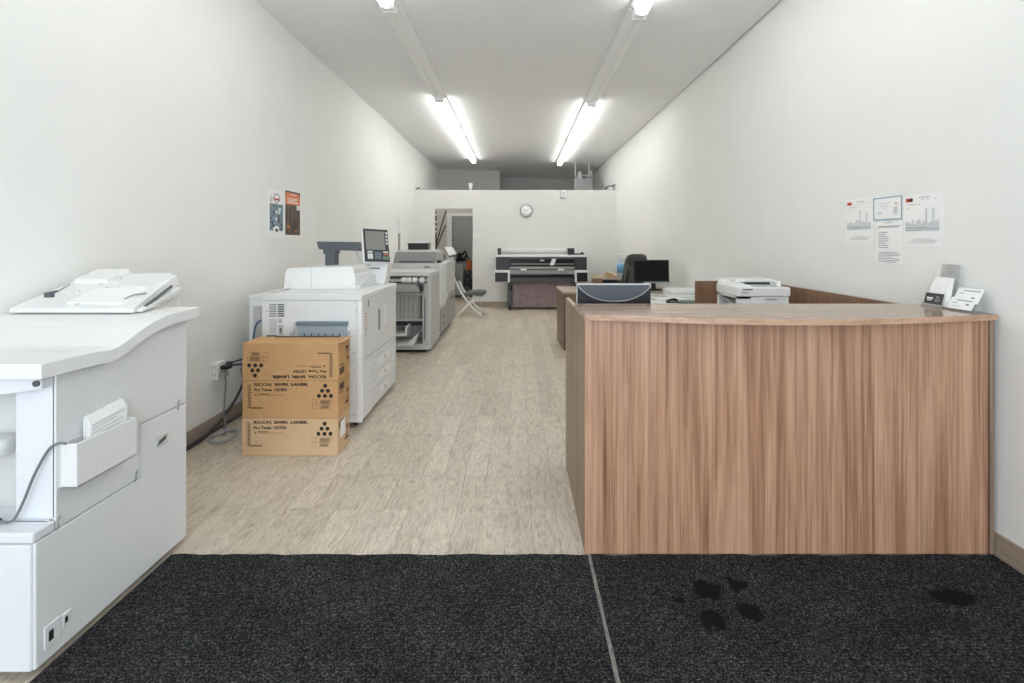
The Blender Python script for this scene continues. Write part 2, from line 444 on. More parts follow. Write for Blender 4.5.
# ------------------------------------------------------------------ mats
def mat_slab(x0, x1, y0, y1, seed):
    rnd = random.Random(seed); b = MB(); pts = []
    n = 40
    for i in range(n + 1):
        t = i / n; e = 0.006 * math.sin(i * 0.9 + seed) * rnd.random() - 0.004 * rnd.random()
        pts.append((x0 + (x1 - x0) * t, y1 + e))
    pts += [(x1, y0), (x0, y0)]
    return b.prism(pts, 'Z', 0.0005, 0.009)
fm1 = build('floor_mat', mat_slab(-1.532, 0.307, -1.7, 2.015, 1), 'charcoal_carpet', None,
      'charcoal ribbed entrance mat beside the white copier, without wet stains', 'mat', 'entrance mats')
fm2 = build('floor_mat', mat_slab(0.322, 2.10, -1.7, 2.012, 2), 'charcoal_carpet', None,
      'charcoal ribbed entrance mat in front of the wooden counter, with dark wet stains', 'mat', 'entrance mats')

for fm, xa, xb, sd in ((fm1, .3075, .3135, 4), (fm2, .3145, .3215, 5)):
    rnd = random.Random(sd); pts = []; n = 60
    for i in range(n + 1): pts.append((xa + (rnd.random() - .5) * .003, -1.68 + i * 3.685 / n))
    for i in range(n, -1, -1): pts.append((xb + (rnd.random() - .5) * .003, -1.68 + i * 3.685 / n))
    build('edge_binding', MB().prism(pts, 'Z', .0006, .0085), 'mat_binding', fm)
# ------------------------------------------------------------------ fluorescent strips
def light_strip(x, y0, lit, label):
    L = 2.43; t = thing('ceiling_light', (x, y0, ceil_z(x)), label, 'ceiling light', 'fluorescent strips in two ceiling rows')
    zt = ceil_z(x)
    b = MB(); b.prism([(x - .085, zt), (x - .085, zt - .022), (x - .03, zt - .058), (x + .03, zt - .058), (x + .085, zt - .022), (x + .085, zt)], 'Y', y0, y0 + L)
    build('housing', b, 'bright_white', t)
    for yy in (y0, y0 + L - .03):
        build('end_cap', MB().box(x - .056, x + .056, yy - .001, yy + .031, zt - .104, zt - .001, .004), 'bright_white', t)
    for s in (-1, 1):
        if lit:
            tb = MB().tube([(x + s * .03, y0 + .045, zt - .085), (x + s * .03, y0 + L - .045, zt - .085)], .017, 12)
            o = build('tube', tb, 'tube_glow_near' if y0 < 2 else ('tube_glow' if y0 < 8 else 'tube_glow_far'), t)
            for yy in (y0 + .032, y0 + L - .05): build('tube_cap', MB().tube([(x + s * .03, yy, zt - .085), (x + s * .03, yy + .018, zt - .085)], .0175, 12), 'silver', o)
    return t
pos = ['first from the entrance', 'second from the entrance', 'third from the entrance', 'last before the back wall']
for side, x in (('copier', -1.085), ('counter', 1.02)):
    for k in range(4):
        lit = k != 1
        light_strip(x, 1.36 + 2.47 * k, lit,
                    ('lit' if lit else 'unlit white') + ' fluorescent strip in the ceiling row on the %s side, %s' % (side, pos[k]))

# ------------------------------------------------------------------ near white copier
def near_copier():
    XF = -1.535
    t = thing('photocopier', (-1.83, 1.8, 0), 'big white copier with a curved worktop and a side document pocket, beside the entrance mat', 'copier')
    b = MB(); b.box(-2.235, XF - .013, 1.452, 2.105, .030, .43, .004)
    b.box(-2.235, XF - .013, 1.60, 2.105, .43, .93, .004)
    build('body', b, 'white_panel', t)
    build('base_frame', MB().box(-2.22, XF - .03, 1.47, 2.09, .022, .034), 'dark_grey_plastic', t)
    for cx in (-2.0, -1.62):
        for cy in (1.52, 2.03):
            b = MB(); b.lathe([(.010, -.012), (.0125, -.008), (.0125, .008), (.010, .012)], (cx, cy, .0126), 14, 'X')
            b.box(cx - .016, cx + .016, cy - .008, cy + .008, .012, .026)
            build('caster', b, 'black_plastic', t)
    # front end panel facing the camera, and lip
    build('end_panel', MB().box(-2.235, XF - .008, 1.440, 1.4525, .026, .43, .006), 'daylit_white_plastic', t)
    build('shelf', MB().box(-2.235, XF + .001, 1.438, 1.5105, .434, .468, .006).box(-2.235, XF - .02, 1.50, 1.60, .436, .468), 'daylit_white_plastic', t)
    # right face panels
    ld = MB().prism([(1.448, .026), (2.108, .030), (2.108, .6465), (1.853, .6465), (1.853, .4315), (1.448, .4315)], 'X', XF - .013, XF, .004)
    door = build('front_door', ld, 'white_panel', t)
    h = MB(); h.box(XF - .004, XF + .004, 1.925, 1.995, .515, .565, .004)
    build('handle', h, 'light_grey_plastic', door)
    h = MB(); h.prism([(1.931, .522), (1.978, .534), (1.984, .553), (1.945, .543)], 'X', XF + .003, XF + .0048)
    build('handle_recess', h, 'dark_grey_plastic', door)
    up = MB().prism([(1.512, .4355), (1.849, .4355), (1.849, .650), (2.108, .650), (2.108, 1.036), (1.95, 1.03), (1.87, 1.01), (1.80, .985), (1.73, .957), (1.69, .944), (1.512, .95)], 'X', XF - .013, XF, .003)
    build('upper_panel', up, 'white_panel', t)
    build('column', MB().box(-1.672, XF - .001, 1.512, 1.60, .468, .945, .006), 'daylit_white_plastic', t)
    b = MB()
    b.box(-2.235, -1.672, 1.585, 1.60, .468, .94)
    build('recess_panel', b, 'light_grey_plastic', t)
    b = MB(); b.lathe([(.0, 0), (.046, .0), (.05, .006), (.05, .022), (.053, .026), (.053, .05), (.049, .056), (.0, .058)], (-1.762, 1.53, .672), 20, 'Z')
    b.box(-2.0, -1.762, 1.485, 1.585, .66, .70, .01)
    build('output_tray', b, 'white_plastic', t)
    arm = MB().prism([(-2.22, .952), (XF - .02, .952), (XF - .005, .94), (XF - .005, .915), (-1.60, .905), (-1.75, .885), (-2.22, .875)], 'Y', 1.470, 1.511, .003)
    a = build('worktop_support', arm, 'daylit_white_plastic', t)
    build('screw', MB().lathe([(.0, 0), (.010, 0), (.010, .006), (0, .008)], (-1.552, 1.4625, .934), 14, 'Y'), 'dark_grey_plastic', a)
    # worktop: low at the near end, sweeping up to the far end
    top = [(1.43, 1.006), (1.62, 1.000), (1.675, .993), (1.71, .998), (1.76, 1.018), (1.82, 1.044), (1.88, 1.064), (1.94, 1.076), (2.02, 1.082), (2.145, 1.084)]
    prof = top + [(y, z - .048) for y, z in reversed(top)]
    build('worktop', MB().prism(prof, 'X', -2.245, -1.498, .002), 'white_plastic', t)
    # ports low down
    for cy, cz, s in ((1.499, .103, .026), (1.547, .112, .016)):
        f = build('port_frame', MB().box(XF - .002, XF + .004, cy - s, cy + s, cz - s * 1.4, cz + s * 1.4, .002), 'white_panel', t)
        build('port', MB().box(XF + .003, XF + .0048, cy - s * .55, cy + s * .05, cz - s * .7, cz + s * .6), 'charcoal_plastic', f)
    for cy, cz in ((1.512, .452), (1.822, .448), (2.05, .652)):
        b = MB().tube([(XF + .001, cy + .012, cz + .022), (XF + .006, cy, cz + .012), (XF + .006, cy, cz - .010), (XF + .001, cy, cz - .016)], .0028, 6)
        build('latch', b, 'mid_grey_plastic', t)
    # document pocket on the side
    b = MB(); b.box(XF, -1.478, 1.522, 1.530, .566, .714, .003); b.box(XF, -1.478, 1.755, 1.763, .566, .714, .003)
    b.box(-1.484, -1.476, 1.522, 1.763, .566, .714, .003); b.box(XF, -1.476, 1.522, 1.763, .566, .574, .003); b.box(XF, XF + .004, 1.522, 1.763, .566, .714)
    build('document_pocket', b, 'white_plastic', t)
    # document feeder, tilted up toward the back
    near = [(-2.115, 1.93), (-1.63, 1.93)]
    b = MB()
    Y0, Y1 = 1.96, 2.36
    def zt(y): return 1.104 + (y - Y0) / (Y1 - Y0) * (1.232 - 1.104)
    lid = MB().frustum([(-2.19, Y0, zt(Y0) - .018), (-1.655, Y0, zt(Y0) - .018), (-1.755, Y1, zt(Y1) - .055), (-2.19, Y1, zt(Y1) - .045)],
                       [(-2.19, Y0, zt(Y0)), (-1.655, Y0, zt(Y0)), (-1.768, Y1, zt(Y1) - .012), (-2.19, Y1, zt(Y1))])
    fd = build('document_feeder', lid, 'white_plastic', t)
    b = MB(); b.frustum([(-2.19, Y0 + .01, 1.084), (-1.66, Y0 + .01, 1.084), (-1.74, Y1, 1.02), (-2.19, Y1, 1.02)],
                        [(-2.19, Y0 + .01, 1.086), (-1.67, Y0 + .01, 1.086), (-1.76, Y1, 1.165), (-2.19, Y1, 1.175)])
    build('scanner_base', b, 'white_panel', t)
    def pad(x0, x1, ya, yb, lift, th=.006):
        return [(x0, ya, zt(ya) + lift - th), (x1, ya, zt(ya) + lift - th), (x1, yb, zt(yb) + lift - th), (x0, yb, zt(yb) + lift - th)], \
               [(x0 + .006, ya + .004, zt(ya) + lift), (x1 - .006, ya + .004, zt(ya) + lift), (x1 - .006, yb - .004, zt(yb) + lift), (x0 + .006, yb - .004, zt(yb) + lift)]
    m = MB()
    lo, hi = pad(-1.99, -1.74, 2.00, 2.15, .008, .012); m.frustum(lo, hi)
    build('paper_tray', m, 'bright_white', fd)
    m = MB(); lo, hi = pad(-1.935, -1.775, 2.18, 2.345, .004, .02); m.frustum(lo, hi)
    build('feed_cover', m, 'white_panel', fd)
    m = MB(); lo, hi = pad(-2.17, -2.0, 2.22, 2.35, .022, .03); m.frustum(lo, hi)
    build('hinge_cover', m, 'white_plastic', fd)
    for (x, y) in ((-1.93, 1.99), (-1.96, 2.07), (-1.95, 2.16), (-2.02, 2.20), (-1.98, 2.26), (-2.05, 2.12)):
        build('guide_tab', MB().box(x - .006, x + .006, y - .004, y + .004, zt(y) - .004, zt(y) + .009 + .012 * (y > 2.2)), 'light_grey_plastic', fd)
    m = MB().tube([(-1.755, 2.03, zt(2.03) + .010), (-1.745, 2.07, zt(2.07) + .011), (-1.715, 2.10, zt(2.10) + .004)], .004, 6)
    build('tray_edge', m, 'mid_grey_plastic', fd)
    m = MB().frustum([(-1.662, 2.02, 1.100), (-1.717, 2.25, 1.165), (-1.717, 2.25, 1.176), (-1.662, 2.02, 1.108)], [(-1.648, 2.02, 1.100), (-1.708, 2.25, 1.165), (-1.708, 2.25, 1.176), (-1.648, 2.02, 1.108)])
    build('lid_gap', m, 'dark_grey_plastic', fd)
    m = MB().frustum([(-1.66, 1.98, 1.087), (-1.735, 2.30, 1.135), (-1.735, 2.30, 1.165), (-1.66, 1.98, 1.098)], [(-1.632, 1.98, 1.087), (-1.70, 2.30, 1.135), (-1.70, 2.30, 1.158), (-1.632, 1.98, 1.094)])
    build('lid_arm', m, 'white_panel', fd)
    m = MB(); q = Vector(P(51, 296, 2.0)); m.box(-2.085, -2.055, 2.0, 2.02, q.z - .008, q.z + .012, .003); m.tube([(-2.08, 2.0, q.z + .010), (-2.035, 2.01, q.z + .02)], .005, 8)
    build('clip', m, 'slate_plastic', fd)
    build('hinge_rod', MB().tube([(-2.13, 2.07, zt(2.07) + .006), (-2.165, 2.2, zt(2.2) + .006)], .002, 6), 'dark_grey_plastic', fd)
    return t
near_copier()
# leaflets standing in the pocket
for k, (y0, y1, z1, x, lab) in enumerate(((1.600, 1.752, .784, -1.522, 'printed booklet in the copier side pocket, standing at the back'),
                                            (1.592, 1.745, .776, -1.510, 'printed booklet in the copier side pocket, in the middle of three'),
                                            (1.586, 1.738, .768, -1.498, 'printed booklet in the copier side pocket, standing at the front'))):
    t = thing('booklet', (x, (y0 + y1) / 2, .575), lab, 'booklet', 'booklets in the copier side pocket')
    b = MB()
    for q in range(3):
        b.prism([(y0 - .008, .576), (y1 - .008, .576), (y1 + .004 * q - .004, z1 + .006 - .003 * q), (y0 + .003 * q, z1 - .010 - .003 * q)], 'X', x - .005 + .0032 * q, x - .0025 + .0032 * q)
    build('pages', b, 'paper', t)
    m = MB(); xx = x + .0045
    for r in range(5):
        z = z1 - .026 - r * .013; y9 = y1 - .015 - .03 * (r % 3 == 1)
        m.poly([(xx, y0 + .012, z), (xx, y9, z + .012), (xx, y9, z + .016), (xx, y0 + .012, z + .004)])
    build('printed_text', m, 'pale_ink', t)
# cord on the copier ledge
pts = [(-1.505, 1.5165, .717), (-1.520, 1.510, .722), (-1.545, 1.500, .708), (-1.585, 1.493, .63), (-1.615, 1.49, .55), (-1.64, 1.488, .495), (-1.66, 1.486, .476), (-1.70, 1.484, .478), (-1.80, 1.482, .474)]
def smooth(pts, n=5):
    pts = [Vector(p) for p in pts]; out = []
    for i in range(len(pts) - 1):
        p0, p1, p2, p3 = pts[max(i - 1, 0)], pts[i], pts[i + 1], pts[min(i + 2, len(pts) - 1)]
        for k in range(n):
            t = k / n
            out.append(0.5 * ((2 * p1) + (-p0 + p2) * t + (2 * p0 - 5 * p1 + 4 * p2 - p3) * t * t + (-p0 + 3 * p1 - 3 * p2 + p3) * t ** 3))
    out.append(pts[-1]); return out
t = thing('cord', (-1.6, 1.5, .47), 'grey cord looping from the white copier pocket down to its ledge', 'cord')
build('cable', MB().tube(smooth(pts), .0042, 8), 'cable_grey', t)
build('plug', MB().box(-1.80, -1.69, 1.474, 1.494, .469, .486, .004), 'charcoal_plastic', t)

# ------------------------------------------------------------------ second white copier
def mid_copier():
    t = thing('photocopier', (-1.54, 3.9, 0), 'large white copier with swivel control screen, standing behind the brown cartons', 'copier')
    X0, X1, Y0, Y1 = -1.913, -1.165, 3.40, 4.36
    build('body', MB().box(X0 + .012, X1 - .014, Y0 + .012, Y1 - .01, .05, .955), 'white_panel', t)
    b = MB(); b.prism([(X0 - .002, .955), (X0 - .002, .972), (X0 + .03, .999), (X1 - .012, .999), (X1, .990), (X1, .955)], 'Y', Y0 - .004, Y1 + .012, .004)
    build('top_cover', b, 'white_plastic', t)
    for (cx, cy) in ((X0 + .06, Y0 + .06), (X1 - .07, Y0 + .06), (X0 + .06, Y1 - .06), (X1 - .07, Y1 - .06)):
        b = MB(); b.lathe([(.022, -.012), (.024, 0), (.022, .012)], (cx, cy, .0242), 14, 'X'); b.box(cx - .014, cx + .014, cy - .03, cy + .03, .03, .052)
        build('caster', b, 'black_plastic', t)
    build('rear_panel', MB().box(X0, X1 - .04, Y0, Y0 + .012, .497, .953, .003), 'white_plastic', t)
    build('lower_rear_panel', MB().box(X0, X1 - .04, Y0, Y0 + .012, .04, .490, .003), 'white_plastic', t)
    # grilles
    def vent(px0, px1, py0, py1, n, mat='mid_grey_plastic'):
        x0, x1 = PX(px0, Y0), PX(px1, Y0); z0, z1 = PZ(py1, Y0), PZ(py0, Y0)
        b = MB(); st = (z1 - z0) / n
        for k in range(n): b.box(x0, x1, Y0 - .003, Y0 + .002, z0 + k * st, z0 + k * st + st * .55)
        return build('vent_grille', b, mat, t)
    vent(269.5, 276.5, 303, 316.5, 6); vent(278, 284, 303, 316.5, 6, 'dark_grey_plastic'); vent(269.5, 276.5, 318.5, 333, 7, 'grey_plastic')
    vent(278.3, 282, 319, 322.5, 3)
    x0, x1 = PX(279, Y0), PX(283, Y0)
    q = build('socket', MB().box(x0, x1, Y0 - .006, Y0 + .002, PZ(335, Y0), PZ(325, Y0), .002), 'grey_plastic', t)
    build('socket_hole', MB().box(x0 + .008, x1 - .008, Y0 - .0075, Y0 - .004, PZ(332, Y0), PZ(328, Y0)), 'dark_grey_plastic', q)
    build('handle', MB().box(PX(267, Y0), PX(277, Y0), Y0 - .012, Y0 + .002, PZ(338, Y0), PZ(335, Y0), .003), 'dark_grey_plastic', t)
    # blue-grey duct panel
    bx0, bx1 = PX(299, Y0), PX(347.5, Y0)
    d = build('duct_panel', MB().box(bx0, bx1, Y0 - .02, Y0 + .002, PZ(352, Y0), PZ(324.5, Y0), .003), 'blue_grey_plastic', t, 'blue-grey duct panel')
    build('duct_rim', MB().box(bx0 - .012, bx1 + .008, Y0 - .034, Y0 + .002, PZ(325, Y0), PZ(321, Y0), .004), 'grey_blue_rim', d)
    for k in range(6):
        xx = bx0 + .05 + k * (bx1 - bx0 - .1) / 5; build('rib', MB().box(xx - .004, xx + .004, Y0 - .024, Y0 - .018, PZ(337, Y0), PZ(333, Y0)), 'slate_plastic', d)
    build('duct_bracket', MB().box(PX(294.5, Y0), PX(299, Y0), Y0 - .03, Y0 + .002, PZ(329, Y0), PZ(322, Y0), .004), 'light_grey_plastic', t)
    for px, py in ((293, 332.5), (348.5, 332)):
        build('thumb_screw', MB().lathe([(0, -.022), (.012, -.022), (.016, -.016), (.016, 0), (.018, .002)], (PX(px, Y0), Y0, PZ(py, Y0)), 14, 'Y'), 'silver', t)
    for px, py in ((267, 311), (357, 310), (354, 353), (354, 370), (354, 415), (267, 350)):
        build('screw', MB().lathe([(0, -.002), (.006, -.002), (.007, .002)], (PX(px, Y0), Y0, PZ(py, Y0)), 10, 'Y'), 'grey_plastic', t)
    # front face (towards the aisle)
    corner = build('corner_post', MB().box(X1 - .038, X1 - .002, Y0 - .001, Y0 + .025, .04, .953, .004), 'bright_white', t)
    def fpanel(name, y0, y1, z0, z1, mat='white_panel'): return build(name, MB().box(X1 - .016, X1, y0, y1, z0, z1, .004), mat, t)
    d1 = fpanel('door', Y0 + .026, 3.925, .500, .953); d2 = fpanel('door', 3.932, Y1 - .012, .500, .953)
    m = MB(); m.box(X1 - .002, X1 + .001, 3.80, 3.835, .655, .83); build('handle', m, 'dark_grey_plastic', d1)
    m = MB(); m.box(X1 - .002, X1 + .006, 3.985, 4.03, .675, .84, .003); build('handle', m, 'bright_white', d2)
    m = MB()
    for k in range(6): m.box(X1 - .001, X1 + .0008, 3.47, 3.50, .835 - k * .022, .845 - k * .022)
    build('warning_print', m, 'faint_red', d1)
    m = MB()
    for k in range(3): m.box(X1 - .001, X1 + .0009, 3.475, 3.51, .715 - k * .022, .722 - k * .022)
    m.box(X1 - .001, X1 + .0009, 3.53, 3.56, .885, .94); build('print', m, 'grey_ink', d1)
    fpanel('side_strip', Y0 + .026, 3.645, .055, .492)
    for k in range(3):
        z1 = .452 - k * .128; dr = fpanel('drawer', 3.655, 4.30, z1 - .122, z1)
        m = MB(); m.box(X1 - .003, X1 + .004, 3.84, 4.12, z1 - .082, z1 - .030, .006); g = build('handle', m, 'bright_white', dr)
        m = MB(); m.box(X1 - .001, X1 + .0015, 3.70, 3.72, z1 - .06, z1 - .045); m.box(X1 + .003, X1 + .0046, 3.95, 4.01, z1 - .07, z1 - .045); build('mark', m, 'grey_plastic', dr)
    fpanel('rail', 3.655, 4.345, .456, .492); fpanel('side_strip', 4.305, 4.345, .055, .452)
    # document feeder
    pr = [(-1.945, 1.0), (-1.935, 1.12), (-1.925, 1.155), (-1.905, 1.172), (-1.40, 1.187), (-1.372, 1.183), (-1.362, 1.165), (-1.360, 1.12), (-1.350, 1.11), (-1.350, 1.0)]
    fd = build('document_feeder', MB().prism(pr, 'Y', 3.775, 4.28, .004), 'bright_white', t)
    m = MB().prism([(3.78, 1.0), (4.28, 1.0), (4.28, 1.09), (4.0, 1.07), (3.78, 1.03)], 'X', -1.352, -1.31, .004)
    build('feeder_side', m, 'white_panel', fd)
    build('feeder_seam', MB().box(-1.714, -1.710, 3.7735, 3.777, 1.0, 1.178), 'light_grey_plastic', fd)
    b = MB().prism([(-1.385, 1.0), (-1.385, 1.165), (-1.36, 1.195), (-1.21, 1.215), (-1.195, 1.20), (-1.225, 1.03), (-1.24, 1.0)], 'Y', 4.20, 4.35, .006)
    cs = build('console', b, 'white_plastic', t)
    build('slot', MB().box(-1.36, -1.275, 4.196, 4.202, 1.143, 1.153), 'charcoal_plastic', cs)
    # support arm and control panel
    AY = 4.22
    b = MB(); b.box(PX(327, AY), PX(337, AY), AY - .05, AY + .05, 1.15, PZ(251, AY), .008)
    b.box(PX(325.5, AY), PX(338, AY), AY - .058, AY + .058, PZ(254, AY), PZ(249, AY), .008)
    b.prism([(PX(319, AY), PZ(241.5, AY)), (PX(359, AY), PZ(242, AY)), (PX(363, AY), PZ(251, AY)), (PX(330, AY), PZ(249.8, AY)), (PX(321, AY), PZ(249, AY))], 'Y', AY - .06, AY + .06, .008)
    build('panel_arm', b, 'slate_plastic', t, 'dark slate support arm')
    r = Vector((.192, .120, -.010)); up = Vector((-.061, .115, .292))
    r.normalize(); up = (up - r * up.dot(r)).normalized(); n = r.cross(up)
    cpos = Vector(P(376.5, 245.2, 4.16)); Wd, Hd = .225, .325
    M = Matrix((( r.x, up.x, n.x, cpos.x), (r.y, up.y, n.y, cpos.y), (r.z, up.z, n.z, cpos.z), (0, 0, 0, 1)))
    cp = build('control_panel', MB().box(-Wd / 2 - .01, Wd / 2, -Hd / 2 - .006, Hd / 2 + .004, -.05, -.004, .006, 2, M), 'white_plastic', t)
    build('bezel', MB().box(-Wd / 2, Wd / 2, -Hd / 2, Hd / 2, -.006, 0, .002, 2, M), 'charcoal_plastic', cp)
    build('screen', MB().box(-Wd / 2 + .018, Wd / 2 - .035, -.045, Hd / 2 - .022, -.002, .0015, 0, 2, M), 'screen_grey', cp)
    for mat, lst in (('key_white', [(-.085, -.04, -.075, -.06), (-.085, -.04, -.135, -.085), (.055, .1, -.075, -.062)] + [(.088, .105, .01 + k * .035, .03 + k * .035) for k in range(4)]),
                     ('key_blue', [(-.02 + (k % 3) * .02, -.005 + (k % 3) * .02, -.135 + (k // 3) * .018, -.122 + (k // 3) * .018) for k in range(12)]),
                     ('key_red', [(.058, .082, -.10, -.082), (.088, .108, -.10, -.085)]), ('key_green', [(.05, .075, -.14, -.112), (.083, .106, -.14, -.108)])):
        m = MB()
        for a0, a1, b0, b1 in lst: m.box(a0, a1, b0, b1, -.001, .004, 0, 2, M)
        build('keys', m, mat, cp)
    build('panel_cord', MB().tube(smooth([(PX(356, AY), AY, PZ(251, AY)), (PX(358, AY), AY + .03, PZ(257, AY)), (PX(363, AY), AY + .02, PZ(262.5, AY)), (PX(370, AY), AY, PZ(262, AY))]), .003, 6), 'grey_plastic', t)
    # rear side unit by the wall
    b = MB(); b.box(-2.105, -1.935, 3.56, 4.2, .04, .955, .006); b.prism([(-2.11, .955), (-2.11, .972), (-1.93, 1.0), (-1.93, .955)], 'Y', 3.555, 4.21)
    su = build('side_unit', b, 'white_panel', t)
    build('opening', MB().box(PX(254, 3.56), PX(261.5, 3.56), 3.552, 3.563, PZ(341, 3.56), PZ(306, 3.56)), 'grey_plastic', su)
    q = [P(261.5, 320, 3.545), P(257, 323, 3.53), P(254.5, 330, 3.53), P(252.5, 345, 3.54), P(252, 360, 3.54), P(252, 385, 3.54)]
    build('cable', MB().tube(smooth(q), .006, 8), 'cable_blue', su)
    return t
mid_copier()

# ------------------------------------------------------------------ toner cartons
BW, BH, BD, BX, BY = .624, .2435, .205, -1.795, 2.955
def toner_box(level, flip, label, dx=0.0, dy=0.0):
    z0 = level * (BH + .0015) + .0005; x0 = BX + dx; y0 = BY + dy
    t = thing('toner_carton', (x0 + BW / 2, y0 + BD / 2, z0), label, 'cardboard box', 'toner cartons stacked before the copier')
    build('carton', MB().box(x0, x0 + BW, y0, y0 + BD, z0, z0 + BH, .004), 'cardboard' if level else 'cardboard_pale', t)
    if flip:
        o = (x0 + BW, y0 - .0012, z0); u = (-1, 0, 0); v = (0, 0, 1)      # turned upside down
        o = (x0 + BW, y0 - .0012, z0); v = (0, 0, 1)
        vv = (0, 0, 1)
    else:
        o = (x0, y0 - .0012, z0 + BH); u = (1, 0, 0); vv = (0, 0, 1)
    # v measured from the top edge of the print (downwards negative)
    if flip: up = (0, 0, -1); o = (x0 + BW, y0 - .0012, z0)
    else: up = (0, 0, 1)
    m = MB()
    m.text('RICOH.', o, u, up, .080, -.0350, .118, .0205, .030); m.text('SAVIN.', o, u, up, .212, -.0345, .092, .0205, .05)
    m.text('LANIER.', o, u, up, .318, -.0345, .115, .0205, .045)
    m.text('Pro Toner 1357EX', o, u, up, .080, -.069, .215, .0190, .034)
    build('brand_lettering', m, 'black_ink', t)
    m = MB(); m.poly([Vector(o) + Vector(u) * a + Vector(up) * b for a, b in ((.082, -.098), (.098, -.098), (.090, -.084))])
    m.rects(o, u, up, [(.107, .175, -.087, -.083), (.107, .190, -.0955, -.092), (.195, .272, -.0955, -.093)])
    m.rects(o, u, up, [(.055 + k * .008, .0605 + k * .008, -.182, -.172) for k in range(10)])
    m.rects(o, u, up, [(.040, .054, -.03 - k * .0098, -.0245 - k * .0098) for k in range(16)])
    m.rects(o, u, up, [(.034, .0355, -.184, -.02), (.0575, .059, -.165, -.02)])
    build('small_print', m, 'brown_ink', t)
    m = MB()
    for a, b in ((.540, .033), (.520, .066), (.558, .066), (.500, .099), (.539, .099), (.578, .099)): m.disc(o, u, up, a, -b, .0132)
    build('dot_emblem', m, 'black_ink', t)
    m = MB(); e = .0016
    for (a0, a1, b0, b1) in ((.457, .484, -.184, -.122), (.490, .590, -.154, -.124), (.505, .570, -.184, -.158)):
        m.rects(o, u, up, [(a0, a1, b0, b0 + e), (a0, a1, b1 - e, b1), (a0, a0 + e, b0, b1), (a1 - e, a1, b0, b1)])
    m.rects(o, u, up, [(.508, .573, -.137, -.130), (.508, .573, -.149, -.142), (.512, .562, -.168, -.163), (.512, .562, -.179, -.173), (.459, .482, -.154, -.152)])
    build('label_frames', m, 'brown_ink', t)
    # right end of the carton
    o2 = (x0 + BW + .0012, y0, z0 + (0 if not flip else BH)); u2 = (0, 1, 0); v2 = (0, 0, 1 if not flip else -1)
    m = MB(); m.rects(o2, u2, v2, [(.02, .10, .17, .215), (.03, .09, .15, .158)]); m.rects(o2, u2, v2, [(.12, .18, .05, .07), (.125, .185, .08, .088), (.125, .185, .10, .104)])
    m.poly([Vector(o2) + Vector(u2) * a + Vector(v2) * b for a, b in ((.135, .12), (.185, .12), (.16, .16))])
    build('end_print', m, 'brown_ink', t)
    if level == 0:
        m = MB(); m.box(x0 + BW, x0 + BW + .0022, y0 + .045, y0 + .125, z0 + .10, z0 + .205); build('address_label', m, 'paper', t, 'white address label')
    if flip:
        zt = z0 + BH
        m = MB(); m.box(x0 + .12, x0 + BW - .06, y0 + BD - .028, y0 + BD - .018, zt - .004, zt + .007); build('open_seam', m, 'dark_seam', t)
        M = Matrix.Translation((x0 + BW, y0 + .10, zt - .002)) @ Matrix.Rotation(math.radians(-14), 4, 'Y')
        build('flap', MB().box(-.075, .03, -.09, .105, 0, .004, 0, 2, M), 'cardboard_pale', t)
        M = Matrix.Translation((x0 + BW + .001, y0 + .11, zt - .004)) @ Matrix.Rotation(math.radians(8), 4, 'Y')
        build('flap', MB().box(0, .004, -.08, .09, -.07, 0.0, 0, 2, M), 'cardboard', t)
    return t
toner_box(0, False, 'brown toner carton on the floor at the bottom of the stack, white label on end')
toner_box(1, False, 'brown toner carton in the middle of the stack of three', .002, .003)
toner_box(2, True, 'brown toner carton on top of the stack, its lettering upside down', .004, .0)

# ------------------------------------------------------------------ outlet and cables on left wall
OD = 3.41
oz = PZ(369, OD)
t = thing('power_outlet', (XL, OD, oz), 'white power outlet block on the wall beside the brown cartons', 'outlet')
build('outlet_box', MB().box(XL, XL + .045, OD - .07, OD + .05, oz - .065, oz + .06, .006), 'white_plastic', t)
m = MB()
for k in (-.03, .022):
    m.box(XL + .01, XL + .013, OD - .0715, OD - .069, oz + k, oz + k + .014); m.box(XL + .028, XL + .031, OD - .0715, OD - .069, oz + k, oz + k + .014)
build('socket_slots', m, 'charcoal_plastic', t)
t = thing('power_cable', (-2.05, 3.2, 0), 'thick dark grey power cord hanging from the wall outlet to the floor', 'cord', 'cables below the wall outlet')
zf = .012
cpts = [(XL + .055, OD - .0, oz + .02), (XL + .09, OD, oz + .025), (XL + .15, OD + .02, oz + .03), (-2.065, OD + .03, oz + .01), (-2.068, OD + .03, oz - .08), (-2.10, OD + .02, oz - .18), (-2.14, OD - .01, oz - .27), (-2.185, OD - .06, oz - .36), (-2.20, OD - .10, .05), (-2.20, OD - .25, zf), (-2.20, OD - .6, zf)]
build('cable', MB().tube(smooth(cpts), .009, 8), 'cable_dark', t)
build('plug', MB().box(XL + .046, XL + .10, OD - .045, OD + .02, oz + .003, oz + .035, .006), 'black_plastic', t)
t = thing('power_cable', (-2.05, 3.25, 0), 'thin grey cord from the outlet, coiled in a ring on the floor', 'cord', 'cables below the wall outlet')
cpts = [(XL + .06, OD - .03, oz - .02), (XL + .08, OD - .03, oz - .07), (XL + .085, OD - .02, oz - .10), (XL + .10, OD, oz - .05), (XL + .13, OD + .02, oz + .005)]
build('plug', MB().box(XL + .046, XL + .085, OD - .06, OD + .0, oz - .05, oz - .012, .005), 'mid_grey_plastic', t)
cpts = [(XL + .07, OD - .03, oz - .03), (XL + .08, OD - .03, oz - .09), (XL + .085, OD - .05, oz - .20), (XL + .095, OD - .075, oz - .30), (XL + .115, OD - .09, .06), (XL + .125, OD - .11, zf), (-2.10, OD - .16, zf)]
ring = [(-2.085 + .078 * math.cos(a), OD - .19 + .078 * math.sin(a) * 1.25, .011 + .006 * k) for k in range(3) for a in [math.pi * 1.1 + i * math.pi / 8 for i in range(16)]]
